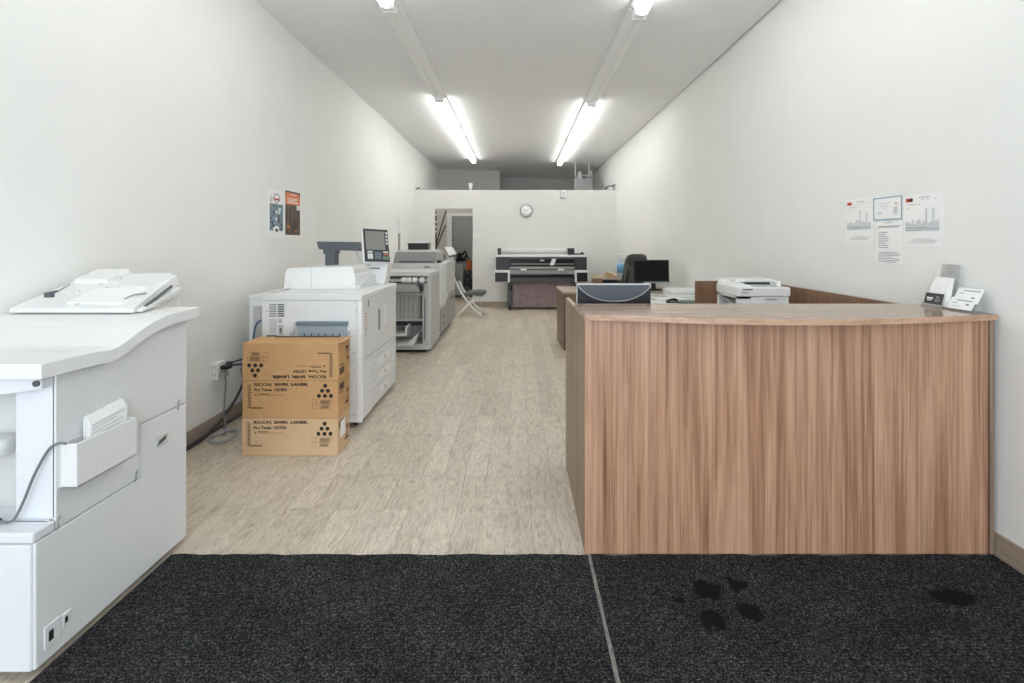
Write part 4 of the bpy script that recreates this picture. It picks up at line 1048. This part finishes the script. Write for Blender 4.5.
build('sky_print', MB().rects(o2, u, v, [(.70, .92, .58, .68)]), 'paper_grey', t)

# ------------------------------------------------------------------ notices on the right wall
def rnotice(px0, px1, pyt, pyb, name, label, cat, lift=0.0, mat='paper'):
    y0 = XR * F / (px0 - VX); y1 = XR * F / (px1 - VX); ym = (y0 + y1) / 2
    return poster('R', XR, y0, y1, PZ(pyb, ym), PZ(pyt, ym), name, label, cat, mat, lift)
def skyline(t, o, u, v, seed, big):
    rnd = random.Random(seed); m = MB(); L = []
    for k in range(15):
        a = .06 + k * .058; h = rnd.uniform(.03, .12) + (.22 if k in ((9, 12) if big else (8, 12)) else 0)
        L.append((a, a + .05, .385, .41 + h))
    m.rects(o, u, v, L); build('skyline_picture', m, 'pale_ink', t)
    o2 = Vector(o) + Vector((-.0005, 0, 0))
    m = MB(); m.rects(o2, u, v, [(.06, .93, .30, .385)]); build('shore_print', m, 'grey_ink' if False else 'pale_ink', t)
    m = MB(); m.rects(Vector(o2) + Vector((-.0004, 0, 0)), u, v, [(.06, .60, .355, .365), (.30, .93, .335, .342), (.06, .5, .31, .318)]); build('shore_line', m, 'grey_ink', t)
    m = MB(); m.rects(o2, u, v, [(.07, .24, .86, .93)]); build('red_logo', m, 'red_ink', t)
    m = MB(); m.rects(o2, u, v, [(.17, .27, .87, .92)] if big else [(.20, .24, .87, .90)]); build('logo_mark', m, 'grey_ink' if big else 'red_ink', t)
    m = MB(); L = [(.42, .70, .925, .935), (.48, .55, .885, .893), (.62, .70, .885, .893), (.80, .88, .885, .893), (.10, .45, .805, .812), (.08, .2, .73, .737)]
    L += [(.25, .85, .10, .106), (.20, .92, .125, .131), (.15, .8, .075, .081), (.3, .7, .15, .155)]
    m.rects(o2, u, v, L); build('printed_text', m, 'grey_ink', t)
t, o, u, v = rnotice(846, 873.5, 198.5, 243, 'notice', 'smaller white flyer with pale skyline and plain red logo, beside the blue-edged card', 'notice'); skyline(t, o, u, v, 4, False)
t, o, u, v = rnotice(904, 943, 193.5, 247, 'notice', 'largest white flyer with pale skyline and a red and grey logo, above the counter', 'notice'); skyline(t, o, u, v, 9, True)
t, o, u, v = rnotice(876.5, 903.3, 221.5, 264, 'notice', 'plain typed white notice below the blue-edged card on the wall', 'notice', .0, 'paper')
for aa in (.42, .0):
    build('mounting_tape', MB().rects(Vector(o) + Vector((-.0006, 0, 0)), u, v, [(.36, .62, .955, 1.0)] if aa else [(.40, .58, .0, .03)]), 'paper_grey', t)
m = MB(); L = [(.10, .92, .885, .90), (.10, .85, .86, .875), (.10, .16, .83, .84)]
L += [(.10, .10 + w, .74 - k * .052, .757 - k * .052) for k, w in enumerate((.36, .26, .34, .40, .38, .28, .36, .38))]
L += [(.10, w, .27 - k * .038, .284 - k * .038) for k, w in enumerate((.82, .94, .88, .62, .90, .86, .78))]
m.rects(o, u, v, L); build('printed_text', m, 'grey_ink', t)
t, o, u, v = rnotice(874.5, 903, 197, 219.8, 'certificate', 'small landscape card with a blue border between the two skyline flyers', 'certificate', .003)
m = MB(); e = .03; m.rects(o, u, v, [(0, 1, 0, e * 1.4), (0, 1, 1 - e * 1.4, 1), (0, e, 0, 1), (1 - e, 1, 0, 1)]); build('border_frame', m, 'blue_ink', t)
m = MB(); m.rects(o, u, v, [(.14, .6, .72, .745), (.3, .55, .58, .61), (.14, .32, .30, .36), (.16, .30, .24, .27), (.36, .5, .5, .52), (.72, .86, .28, .55), (.74, .84, .2, .27)]); build('printed_text', m, 'pale_ink', t)
m = MB(); m.rects(o, u, v, [(.78, .83, .64, .72)]); build('seal', m, 'orange_ink', t)

# ------------------------------------------------------------------ reception counter
CY, CX0, CX1, CT = 2.02, .2975, 2.112, 1.07
def counter():
    t = thing('reception_counter', ((CX0 + CX1) / 2, 2.2, 0), 'wood-grain reception counter with a bowed top, standing at the edge of the mats', 'counter')
    fp = build('front_panel', MB().box(CX0, CX1 - .024, CY, CY + .025, .004, CT - .026, .0015), 'counter_wood', t)
    build('end_strip', MB().box(CX1 - .020, CX1, CY - .004, CY + .10, .002, CT - .026, .002), 'counter_wood_shaded', t)
    build('seam', MB().box(CX1 - .0245, CX1 - .0195, CY + .002, CY + .02, .004, CT - .03), 'dark_seam', t)
    build('side_panel', MB().box(CX0, CX0 + .025, CY + .0255, 2.84, .002, CT - .026, .0015), 'counter_wood_shaded', t)
    # low front kick line
    top = []
    n = 26
    for i in range(n + 1):
        s = i / n; xx = CX0 - .004 + (CX1 + .008 - CX0) * s
        bow = .125 * (math.sin(math.pi * min(1, max(0, s)))) ** 1.15
        top.append((xx, CY - .012 - bow))
    top += [(CX1 + .004, 2.365), (CX0 - .004, 2.365)]
    tt = build('transaction_top', MB().prism(top, 'Z', CT - .025, CT, .0025), 'counter_wood_top', t)
    fr = top[:n + 1]; eb = [(a, b - .0005) for a, b in fr] + [(a, b - .0025) for a, b in reversed(fr)]
    build('edge_band', MB().prism(eb, 'Z', CT - .0245, CT - .0012), 'counter_edge_wood', tt, 'orange-brown front edge')
    build('work_surface', MB().box(CX0 + .026, 2.082, CY + .03, 2.72, .715, .74, .002), 'desk_wood_top', t)
    build('back_riser', MB().box(CX0 + .03, CX1 - .02, 2.30, 2.32, .74, CT - .026), 'hutch_wood', t)
    return t
counter()
t = thing('return_desk', (1.8, 3.3, 0), 'brown wood desk return with tall privacy panels, along the wall behind the counter', 'desk')
build('side_panel', MB().box(2.085, 2.112, 2.38, 3.97, .002, 1.05, .002), 'hutch_wood', t)
build('end_panel', MB().box(1.545, 2.084, 3.955, 3.98, .002, PZ(281, 3.96), .002), 'hutch_wood', t)
build('work_surface', MB().box(1.44, 2.084, 2.74, 3.954, .715, .74, .002), 'desk_wood_top', t)
build('leg_panel', MB().box(1.46, 1.48, 2.78, 3.90, .002, .715, .002), 'desk_wood', t)

# monitor seen from behind on the counter
def back_monitor():
    D = 2.55; z = lambda y: PZ(y, D); x = lambda p: PX(p, D)
    t = thing('monitor', (x(614), D, .74), 'silver-edged computer monitor seen from behind, on the reception counter desk', 'monitor')
    x0, x1 = x(577), x(651.5); zt = z(284); zb = zt - .34
    b = MB().box(x0, x1, D + .012, D + .04, zb, zt, .006); build('bezel', b, 'silver', t)
    sh = build('back_shell', MB().prism([(x0 + .004, zb + .01), (x1 - .004, zb + .01), (x1 - .004, zt - .007), (x0 + .004, zt - .007)], 'Y', D, D + .014, .003), 'navy_plastic', t)
    arc = []; n = 24; w = (x1 - x0) - .014; xc = (x0 + x1) / 2; depth = z(284) - z(301.5) - .012
    for i in range(n + 1):
        s = -1 + 2 * i / n; arc.append((xc + s * w / 2, zt - .010 - depth * (1 - abs(s) ** 2.3) ** .8))
    build('vent_mesh', MB().prism(arc, 'Y', D - .007, D + .002), 'mesh_blue_grey', sh, 'blue-grey curved vent mesh')
    build('arc_trim', MB().tube([(a, D - .007, c) for a, c in arc], .0022, 6), 'grey_plastic', sh)
    build('stand_neck', MB().box(xc - .04, xc + .04, D + .0, D + .03, .755, zb + .08, .006), 'black_plastic', t)
    build('stand_base', MB().lathe([(0, 0), (.12, 0), (.12, .008), (.03, .018), (0, .018)], (xc, D + .02, .7405), 28), 'black_plastic', t)
    build('screen', MB().box(x0 + .02, x1 - .02, D + .0395, D + .0415, zb + .02, zt - .02), 'black_gloss', t)
back_monitor()

# white desktop printer on the return
def desk_printer():
    D = 3.25; x0, x1 = 1.571, 1.936
    def x(p, d=D): return PX(p, d)
    def z(y, d=D): return PZ(y, d)
    t = thing('desktop_printer', ((x0 + x1) / 2, D + .17, .74), 'compact white multifunction printer on the return desk behind the counter', 'printer')
    zb = .7405; zs = .998
    b = MB(); b.box(x0 + .09, x1, D, D + .34, zb, zs, .006); b.box(x0, x0 + .09, D, D + .03, zb, zs); b.box(x0, x0 + .09, D + .31, D + .34, zb, zs)
    b.box(x0, x0 + .09, D, D + .34, zb, .90); b.box(x0, x0 + .09, D, D + .34, zs - .014, zs)
    build('body', b, 'white_panel', t)
    build('tray_cavity', MB().box(x0 + .084, x0 + .0905, D + .03, D + .31, .90, zs - .014), 'black_plastic', t)
    build('paper_support', MB().frustum([(x0 + .002, D + .04, .925), (x0 + .088, D + .04, .925), (x0 + .088, D + .30, .965), (x0 + .002, D + .30, .965)],
                                        [(x0 + .002, D + .04, .930), (x0 + .088, D + .04, .930), (x0 + .088, D + .30, .970), (x0 + .002, D + .30, .970)]), 'grey_plastic', t)
    b = MB().box(x0 - .006, x1 + .008, D - .008, D + .345, zs + .002, 1.066, .008)
    build('scanner_unit', b, 'white_plastic', t)
    b = MB().frustum([(x0 - .004, D - .002, 1.062), (x0 + .125, D - .012, 1.062), (x0 + .125, D + .33, 1.07), (x0 - .004, D + .33, 1.07)],
                     [(x0 + .006, D + .08, 1.072), (x0 + .105, D + .06, 1.076), (x0 + .105, D + .33, 1.10), (x0 + .006, D + .33, 1.10)])
    fd = build('document_feeder', b, 'bright_white', t)
    build('feeder_lid', MB().box(x0 + .055, x1 - .02, D + .16, D + .34, 1.088, 1.112, .006), 'white_plastic', fd)
    build('feeder_slot', MB().box(x0 + .125, x1 - .055, D + .148, D + .17, 1.068, 1.088), 'charcoal_plastic', fd)
    build('paper_guide', MB().box(x0 + .12, x1 - .06, D + .05, D + .15, 1.067, 1.073, .002), 'grey_plastic', fd)
    build('feeder_end', MB().box(x1 - .055, x1 - .02, D + .06, D + .34, 1.066, 1.106, .006), 'white_plastic', fd)
    build('control_strip', MB().box(x0 + .03, x0 + .10, D - .0105, D - .006, 1.046, 1.055), 'dark_grey_plastic', t)
    build('button_panel', MB().box(x0 + .02, x0 + .07, D - .0105, D - .006, 1.022, 1.036), 'grey_plastic', t)
    build('drawer', MB().box(x0 + .095, x1 - .006, D - .006, D + .004, .78, .965, .003), 'white_plastic', t)
    build('drawer_slot', MB().box(x0 + .19, x1 - .09, D - .009, D - .004, .978, .985), 'mid_grey_plastic', t)
    build('side_latch', MB().box(x1 - .004, x1 + .016, D + .03, D + .12, .96, 1.0, .004), 'grey_plastic', t)
desk_printer()

# ------------------------------------------------------------------ card holders on the counter
def plane_frame(p, r, up):
    r = Vector(r).normalized(); up = Vector(up); up = (up - r * up.dot(r)).normalized(); n = r.cross(up)
    return Matrix(((r.x, up.x, n.x, p[0]), (r.y, up.y, n.y, p[1]), (r.z, up.z, n.z, p[2]), (0, 0, 0, 1)))
zc = CT + .001
def wall_frame(xb, y0, zb, lean): return plane_frame((xb, y0, zb), (0, -1, 0), (lean, 0, 1))
RV = (0, -1, 0)
t = thing('card_holder', (2.06, 2.24, zc), 'clear acrylic stand with a tall back plate and black front card, on the counter', 'card holder', 'card holders on the counter')
build('base_tray', MB().box(2.035, 2.095, 2.185, 2.30, zc, zc + .004), 'acrylic', t)
M2 = wall_frame(2.078, 2.262, zc + .004, .16)
bp = build('back_plate', MB().box(-.002, .092, .0, .208, -.002, .002, .001, 1, M2), 'acrylic', t)
build('hang_hole', MB().box(.038, .052, .172, .182, -.0032, .0034, 0, 1, M2), 'grey_plastic', bp)
build('front_lip', MB().box(.0, .105, .0, .012, -.001, .001, 0, 1, wall_frame(2.037, 2.297, zc + .004, .25)), 'acrylic', t)
M3 = wall_frame(2.062, 2.268, zc + .006, .16)
t2 = thing('business_card_stack', (2.065, 2.22, zc + .005), 'stack of upright white cards in the tall acrylic stand on the counter', 'cards')
for k in range(4): build('card', MB().box(.0 - .004 * k, .094 - .004 * k, .0, .142 - .014 * k, .0026 * k, .0026 * k + .0016, 0, 1, M3), 'paper', t2)
M4 = wall_frame(2.044, 2.294, zc + .012, .28)
t3 = thing('business_card', (2.048, 2.25, zc + .01), 'black business card with white lettering at the front of the acrylic stand', 'card', 'cards shown on the counter')
build('card', MB().box(.0, .095, .0, .056, -.001, .001, 0, 1, M4), 'charcoal_plastic', t3)
m = MB(); o = M4 @ Vector((0, 0, .0016)); u = (M4 @ Vector((1, 0, .0016))) - o; v = (M4 @ Vector((0, 1, .0016))) - o
m.rects(o, u, v, [(.012, .046, .026, .034), (.014, .040, .018, .022)]); build('lettering', m, 'paper', t3)
m = MB(); m.rects(o, u, v, [(.056, .084, .026, .029), (.056, .088, .020, .023), (.056, .08, .014, .017), (.06, .076, .034, .042)]); build('small_print', m, 'grey_ink', t3)
t = thing('card_holder', (2.06, 2.11, zc), 'low clear holder showing two white cards, at the wall end of the counter', 'card holder', 'card holders on the counter')
M = wall_frame(2.045, 2.170, zc + .003, .52)
build('support', MB().box(2.03, 2.10, 2.045, 2.17, zc, zc + .003), 'acrylic', t)
build('back_plate', MB().box(.004, .118, .0, .10, -.007, -.005, 0, 1, M), 'acrylic', t)
build('strut', MB().prism([(2.05, zc + .003), (2.10, zc + .003), (2.092, zc + .07)], 'Y', 2.052, 2.055), 'acrylic', t)
for k, (a0, a1, b0, b1, lab) in enumerate(((.004, .122, .040, .115, 'white card standing in the rear slot of the low card holder'), (.0, .116, .004, .062, 'white card standing in the front slot of the low card holder'))):
    q = thing('business_card', (2.06, 2.11, zc + .003), lab, 'card', 'cards shown on the counter')
    zo = -.003 + .005 * k
    build('card', MB().box(a0, a1, b0, b1, zo - .0008, zo + .0008, 0, 1, M), 'paper', q)
    o = M @ Vector((0, 0, zo + .0013)); u = (M @ Vector((1, 0, zo + .0013))) - o; v = (M @ Vector((0, 1, zo + .0013))) - o
    m = MB(); m.rects(o, u, v, [(a0 + .03, a1 - .010, b1 - .016, b1 - .011), (a0 + .015, a0 + .04, b1 - .030, b1 - .027), (a0 + .08, a0 + .095, b0 + .022, b0 + .032), (a0 + .015, a0 + .06, b0 + .012, b0 + .014)])
    build('printed_text', m, 'grey_ink', q)

# ------------------------------------------------------------------ middle desk and its things
t = thing('desk', (1.35, 6.15, 0), 'dark wood desk with a pale top behind the counter, near the plotter', 'desk')
DZ = .755
build('desktop', MB().prism([(.575, 5.78), (2.09, 5.78), (2.09, 6.52), (.545, 6.52)], 'Z', DZ - .028, DZ, .002), 'desk_wood_top', t)
build('side_panel', MB().prism([(.585, 5.80), (.61, 5.80), (.58, 6.49), (.555, 6.49)], 'Z', .002, DZ - .028, .002), 'desk_wood', t)
build('modesty_panel', MB().box(.61, 2.08, 6.36, 6.385, .15, DZ - .028), 'desk_wood', t)
build('front_panel', MB().box(.612, .98, 5.81, 5.83, .01, DZ - .03, .002), 'hutch_wood', t)
build('side_panel', MB().box(2.06, 2.085, 5.80, 6.49, .002, DZ - .028, .002), 'desk_wood', t)
t = thing('return_table', (1.8, 5.2, 0), 'pale-topped side table joined in front of the dark desk, covered with papers', 'table')
build('tabletop', MB().box(1.46, 2.10, 4.62, 5.775, .712, .738, .002), 'light_grey_plastic', t)
for (lx, ly) in ((1.50, 4.66), (2.06, 4.66), (1.50, 5.72), (2.06, 5.72)):
    build('leg', MB().box(lx - .02, lx + .02, ly - .02, ly + .02, .0, .712, .003), 'desk_wood', t)
# monitor on the desk
D = 6.05; x = lambda p: PX(p, D); z = lambda y: PZ(y, D)
t = thing('monitor', (x(651), D, DZ), 'black flat computer monitor on the dark desk, in front of the leather chair', 'monitor')
M = plane_frame((x(651.5), D, z(271)), (1, .06, 0), (0, .05, 1))
wm, hm = (x(669.5) - x(633.5)) / 2, (z(259.8) - z(282)) / 2
sh = build('casing', MB().box(-wm, wm, -hm, hm, -.03, .0, .006, 2, M), 'black_plastic', t)
build('screen', MB().box(-wm + .018, wm - .018, -hm + .022, hm - .018, -.001, .002, 0, 2, M), 'black_gloss', sh)
build('silver_edge', MB().box(wm - .002, wm + .008, -hm - .04, hm + .004, -.035, -.01, .002, 2, M), 'silver', sh)
build('chin_strip', MB().box(-wm * .45, wm * .9, -hm - .012, -hm + .004, -.012, .003, .002, 2, M), 'silver', sh)
build('stand_neck', MB().box(x(652), x(656), D + .01, D + .05, DZ + .012, z(278), .004), 'black_plastic', t)
build('stand_base', MB().lathe([(0, 0), (.12, 0), (.12, .008), (.03, .016), (0, .016)], (x(654), D + .02, DZ + .0005), 24), 'black_gloss', t)
build('stand_neck_glint', MB().box(x(650.5), x(651.5), D + .0, D + .012, z(280.5), z(277.5), .002), 'silver', t) if False else None
# exec chair
def exec_chair():
    D = 6.95; x = lambda p: PX(p, D); z = lambda y: PZ(y, D)
    t = thing('office_chair', (x(634), D + .1, 0), 'high-backed black leather office chair behind the dark desk', 'chair')
    # backrest: loft of sections leaning back to the right
    secs = [(.50, 618.5, 645, .10), (.62, 619.5, 646, .11), (.76, 621.5, 647.5, .12), (.90, 623.5, 648.8, .12), (1.03, 625.2, 649.6, .115), (1.12, 626, 649.8, .105), (1.18, 628, 648.8, .085), (1.205, 632, 645.5, .05)]
    b = bmesh.new(); rings = []
    for zz, p0, p1, th in secs:
        xc = (x(p0) + x(p1)) / 2; hw = (x(p1) - x(p0)) / 2; ring = []
        for k in range(20):
            a = 2 * math.pi * k / 20; ca, sa = math.cos(a), math.sin(a)
            ring.append(b.verts.new((xc + hw * math.copysign(abs(ca) ** .55, ca), D + .1 + th * math.copysign(abs(sa) ** .7, sa) + .10 * ca * .6, zz)))
        rings.append(ring)
    for i in range(len(rings) - 1):
        for k in range(20):
            f = b.faces.new((rings[i][k], rings[i][(k + 1) % 20], rings[i + 1][(k + 1) % 20], rings[i + 1][k])); f.smooth = True
    b.faces.new(list(reversed(rings[0]))); b.faces.new(rings[-1]); bmesh.ops.recalc_face_normals(b, faces=b.faces)
    mb = MB(); mb._merge(b); bk = build('backrest', mb, 'black_leather', t)
    build('back_panel', MB().prism([(x(622.5), .74), (x(633), .74), (x(633.5), 1.0), (x(627), 1.06), (x(625.2), 1.0)], 'Y', D - .035, D + .02, .008), 'grey_leather', bk)
    build('seat', MB().box(x(606), x(640), D - .18, D + .34, .42, .53, .04, 3), 'black_leather', t)
    for dy in (-.22, .36):
        a = MB().tube(smooth([(x(633), D + dy, .52), (x(631), D + dy, .62), (x(628), D + dy, .735), (x(620), D + dy, .752), (x(604), D + dy, .752)], 4), .018, 8); ar = build('armrest', a, 'black_plastic', t)
        build('arm_pad', MB().box(x(603.5), x(622), D + dy - .03, D + dy + .03, .755, .785, .01), 'black_plastic', ar)
    build('gas_lift', MB().tube([(x(624), D + .08, .10), (x(624), D + .08, .42)], .028, 12), 'black_plastic', t)
    for k in range(5):
        a = 2 * math.pi * k / 5; c0 = Vector((x(624), D + .08, .10)); e = c0 + Vector((math.cos(a) * .28, math.sin(a) * .28, -.03))
        lg = build('base_leg', MB().tube([c0, e], [.026, .018], 8), 'black_plastic', t)
        build('caster', MB().lathe([(.02, -.02), (.027, -.01), (.027, .01), (.02, .02)], (e.x, e.y, .0275), 12, 'X'), 'black_plastic', lg)
exec_chair()
# small box on desk
D = 6.4; x = lambda p: PX(p, D)
t = thing('card_index_box', (x(597.5), D, DZ), 'small brown wooden box on the dark desk, above the monitor edge', 'box')
build('box_body', MB().box(x(592.5), x(602), D - .05, D + .08, DZ + .001, PZ(278.2, D), .004), 'hutch_wood', t)
build('lid', MB().box(x(592.2), x(602.3), D - .055, D + .085, PZ(278.2, D), PZ(276.3, D), .004), 'tan_card', t)
# low side cabinet at back right with bottle and cardboard
SZ = .74
t = thing('low_cabinet', (1.8, 8.6, 0), 'low wooden cabinet in the back corner behind the leather chair', 'cabinet')
build('top', MB().box(1.52, 2.10, 7.98, 9.22, SZ - .025, SZ, .003), 'desk_wood_top', t)
build('body', MB().box(1.55, 2.09, 8.0, 9.2, .01, SZ - .025), 'desk_wood', t)
for k in range(2): build('door', MB().box(1.538, 1.551, 8.02 + k * .6, 8.59 + k * .6, .03, SZ - .04, .002), 'hutch_wood', t)
D = 8.45; q = Vector((PX(620.5, D), D, SZ + .001))
zt_ = PZ(253, D)
t = thing('spray_bottle', q, 'clear spray bottle of blue liquid on the low cabinet, beside the leather chair', 'bottle')
hb = zt_ - q.z
build('bottle', MB().lathe([(0, 0), (.062, 0), (.066, .012), (.066, hb * .55), (.058, hb * .68), (.03, hb * .80), (.022, hb * .84), (0, hb * .84)], q, 20), 'clear_plastic', t)
build('label', MB().lathe([(.0, hb * .18), (.0672, hb * .18), (.0672, hb * .56), (.0, hb * .56)], q, 20), 'blue_liquid', t, 'blue band on the bottle')
build('trigger_head', MB().lathe([(0, hb * .83), (.026, hb * .83), (.026, hb * .90), (.014, hb * .92), (0, hb)], q, 14), 'bright_white', t)
build('trigger', MB().box(q.x - .07, q.x + .02, q.y - .015, q.y + .015, q.z + hb * .93, q.z + hb * .985, .005), 'bright_white', t)
D = 8.1
t = thing('open_carton', (PX(614, D), D, SZ), 'flattened tan carton with raised flaps on the low cabinet', 'cardboard')
q = Vector((PX(614, D), D + .08, SZ + .001))
build('carton_base', MB().box(q.x - .14, q.x + .04, q.y - .08, q.y + .14, q.z, q.z + .05, .003), 'tan_card', t)
build('flap', MB().frustum([(q.x - .14, q.y - .075, q.z + .05), (q.x + .02, q.y - .075, q.z + .05), (q.x - .02, q.y - .10, q.z + .078), (q.x - .15, q.y - .10, q.z + .125)],
                           [(q.x - .14, q.y - .07, q.z + .05), (q.x + .02, q.y - .07, q.z + .05), (q.x - .02, q.y - .095, q.z + .08), (q.x - .15, q.y - .095, q.z + .128)]), 'cardboard_pale', t)
build('flap', MB().frustum([(q.x - .06, q.y + .1, q.z + .05), (q.x + .04, q.y + .1, q.z + .05), (q.x + .06, q.y + .13, q.z + .10), (q.x - .08, q.y + .13, q.z + .10)],
                           [(q.x - .06, q.y + .106, q.z + .05), (q.x + .04, q.y + .106, q.z + .05), (q.x + .06, q.y + .136, q.z + .10), (q.x - .08, q.y + .136, q.z + .10)]), 'tan_card', t)
# papers etc on return table
TZ = .739
def stack(name, label, cat, px0, px1, d0, d1, h, mat='paper', z0=TZ, rot=0.0, n=3):
    t = thing(name, ((PX(px0, d0) + PX(px1, d0)) / 2, (d0 + d1) / 2, z0), label, cat, 'paper stacks on the side table' if cat == 'paper' else None)
    xa, xb = PX(px0, d0), PX(px1, d0)
    for k in range(n):
        M = Matrix.Translation(((xa + xb) / 2, (d0 + d1) / 2, 0)) @ Matrix.Rotation(rot + math.radians(random.uniform(-5, 5)), 4, 'Z')
        build('sheet_bundle', MB().box(-(xb - xa) / 2, (xb - xa) / 2, -(d1 - d0) / 2, (d1 - d0) / 2, z0 + h * k / n + .0005, z0 + h * (k + 1) / n, 0, 2, M), mat if k % 2 == 0 else 'paper_grey', t)
    return t
stack('paper_stack', 'tallest stack of white paper on the side table, beside the wall under the window of wall', 'paper', 671, 702, 5.35, 5.65, .085, 'paper')['label'] = 'tallest white paper stack, at the back of the side table by the wall'
stack('paper_stack', 'low stack of loose white sheets at the middle of the side table', 'paper', 657, 687, 5.02, 5.26, .012, 'paper', rot=.15)
stack('paper_stack', 'two loose white sheets under the stapler on the side table', 'paper', 655, 676, 4.70, 4.95, .01, 'paper', rot=-.2, n=2)
stack('folder', 'dark green folder lying on the side table beside the wooden panel', 'folder', 681, 700, 4.72, 4.95, .022, 'green_folder', n=1)
D = 4.78; q = Vector((PX(672, D), D, TZ + .012))
t = thing('stapler', q, 'small black stapler on the loose papers of the side table', 'stapler')
build('base', MB().box(q.x - .06, q.x + .06, q.y - .018, q.y + .018, q.z, q.z + .012, .003), 'black_plastic', t)
build('jaw', MB().prism([(q.x - .06, q.z + .014), (q.x + .06, q.z + .024), (q.x + .06, q.z + .04), (q.x + .02, q.z + .05), (q.x - .06, q.z + .03)], 'Y', q.y - .016, q.y + .016, .004), 'charcoal_plastic', t)
D = 5.5; q = Vector((PX(657, D), D, TZ))
t = thing('keyboard', (q.x, 5.5, TZ), 'pale keyboard lying under the black monitor on the side table', 'keyboard')
build('keyboard_body', MB().box(PX(652, D), PX(665, D), 5.42, 5.58, TZ + .001, TZ + .02, .004), 'light_grey_plastic', t)
for k in range(4): build('key_row', MB().box(PX(653, D), PX(664, D), 5.435 + k * .035, 5.46 + k * .035, TZ + .019, TZ + .025), 'grey_plastic', t)

# ------------------------------------------------------------------ light
w = bpy.data.worlds.new('daylight'); sc.world = w; w.use_nodes = True
bg = w.node_tree.nodes['Background']; bg.inputs['Color'].default_value = (0.80, 0.88, 1.0, 1); bg.inputs['Strength'].default_value = 1.0
def area(name, loc, rot, sx, sy, power, col):
    l = bpy.data.lights.new(name, 'AREA'); l.shape = 'RECTANGLE'; l.size = sx; l.size_y = sy; l.energy = power; l.color = col
    o = bpy.data.objects.new(name, l); COL.objects.link(o); o.location = loc; o.rotation_euler = rot; return o
area('storefront_daylight', (0, YF - .25, 1.65), (math.radians(90), 0, 0), 4.0, 3.0, 120, (0.82, 0.91, 1.0))

# ------------------------------------------------------------------ camera
cam = bpy.data.cameras.new('camera'); co = bpy.data.objects.new('camera', cam); COL.objects.link(co)
co.location = (0, 0, H); co.rotation_euler = (math.radians(90), 0, 0)
cam.lens = 16.0; cam.sensor_width = 36.0; cam.sensor_fit = 'HORIZONTAL'; cam.clip_start = .05
cam.shift_x = (512 - VX) / 1024; cam.shift_y = -(341.5 - VY) / 1024
sc.camera = co
sc.view_settings.view_transform = 'Standard'; sc.view_settings.look = 'None'
sc.view_settings.gamma = 1.0; sc.view_settings.use_curve_mapping = False
sc.view_settings.exposure = 0.25
sc.cycles.use_denoising = True
sc.cycles.max_bounces = 10; sc.cycles.diffuse_bounces = 6; sc.cycles.sample_clamp_indirect = 6
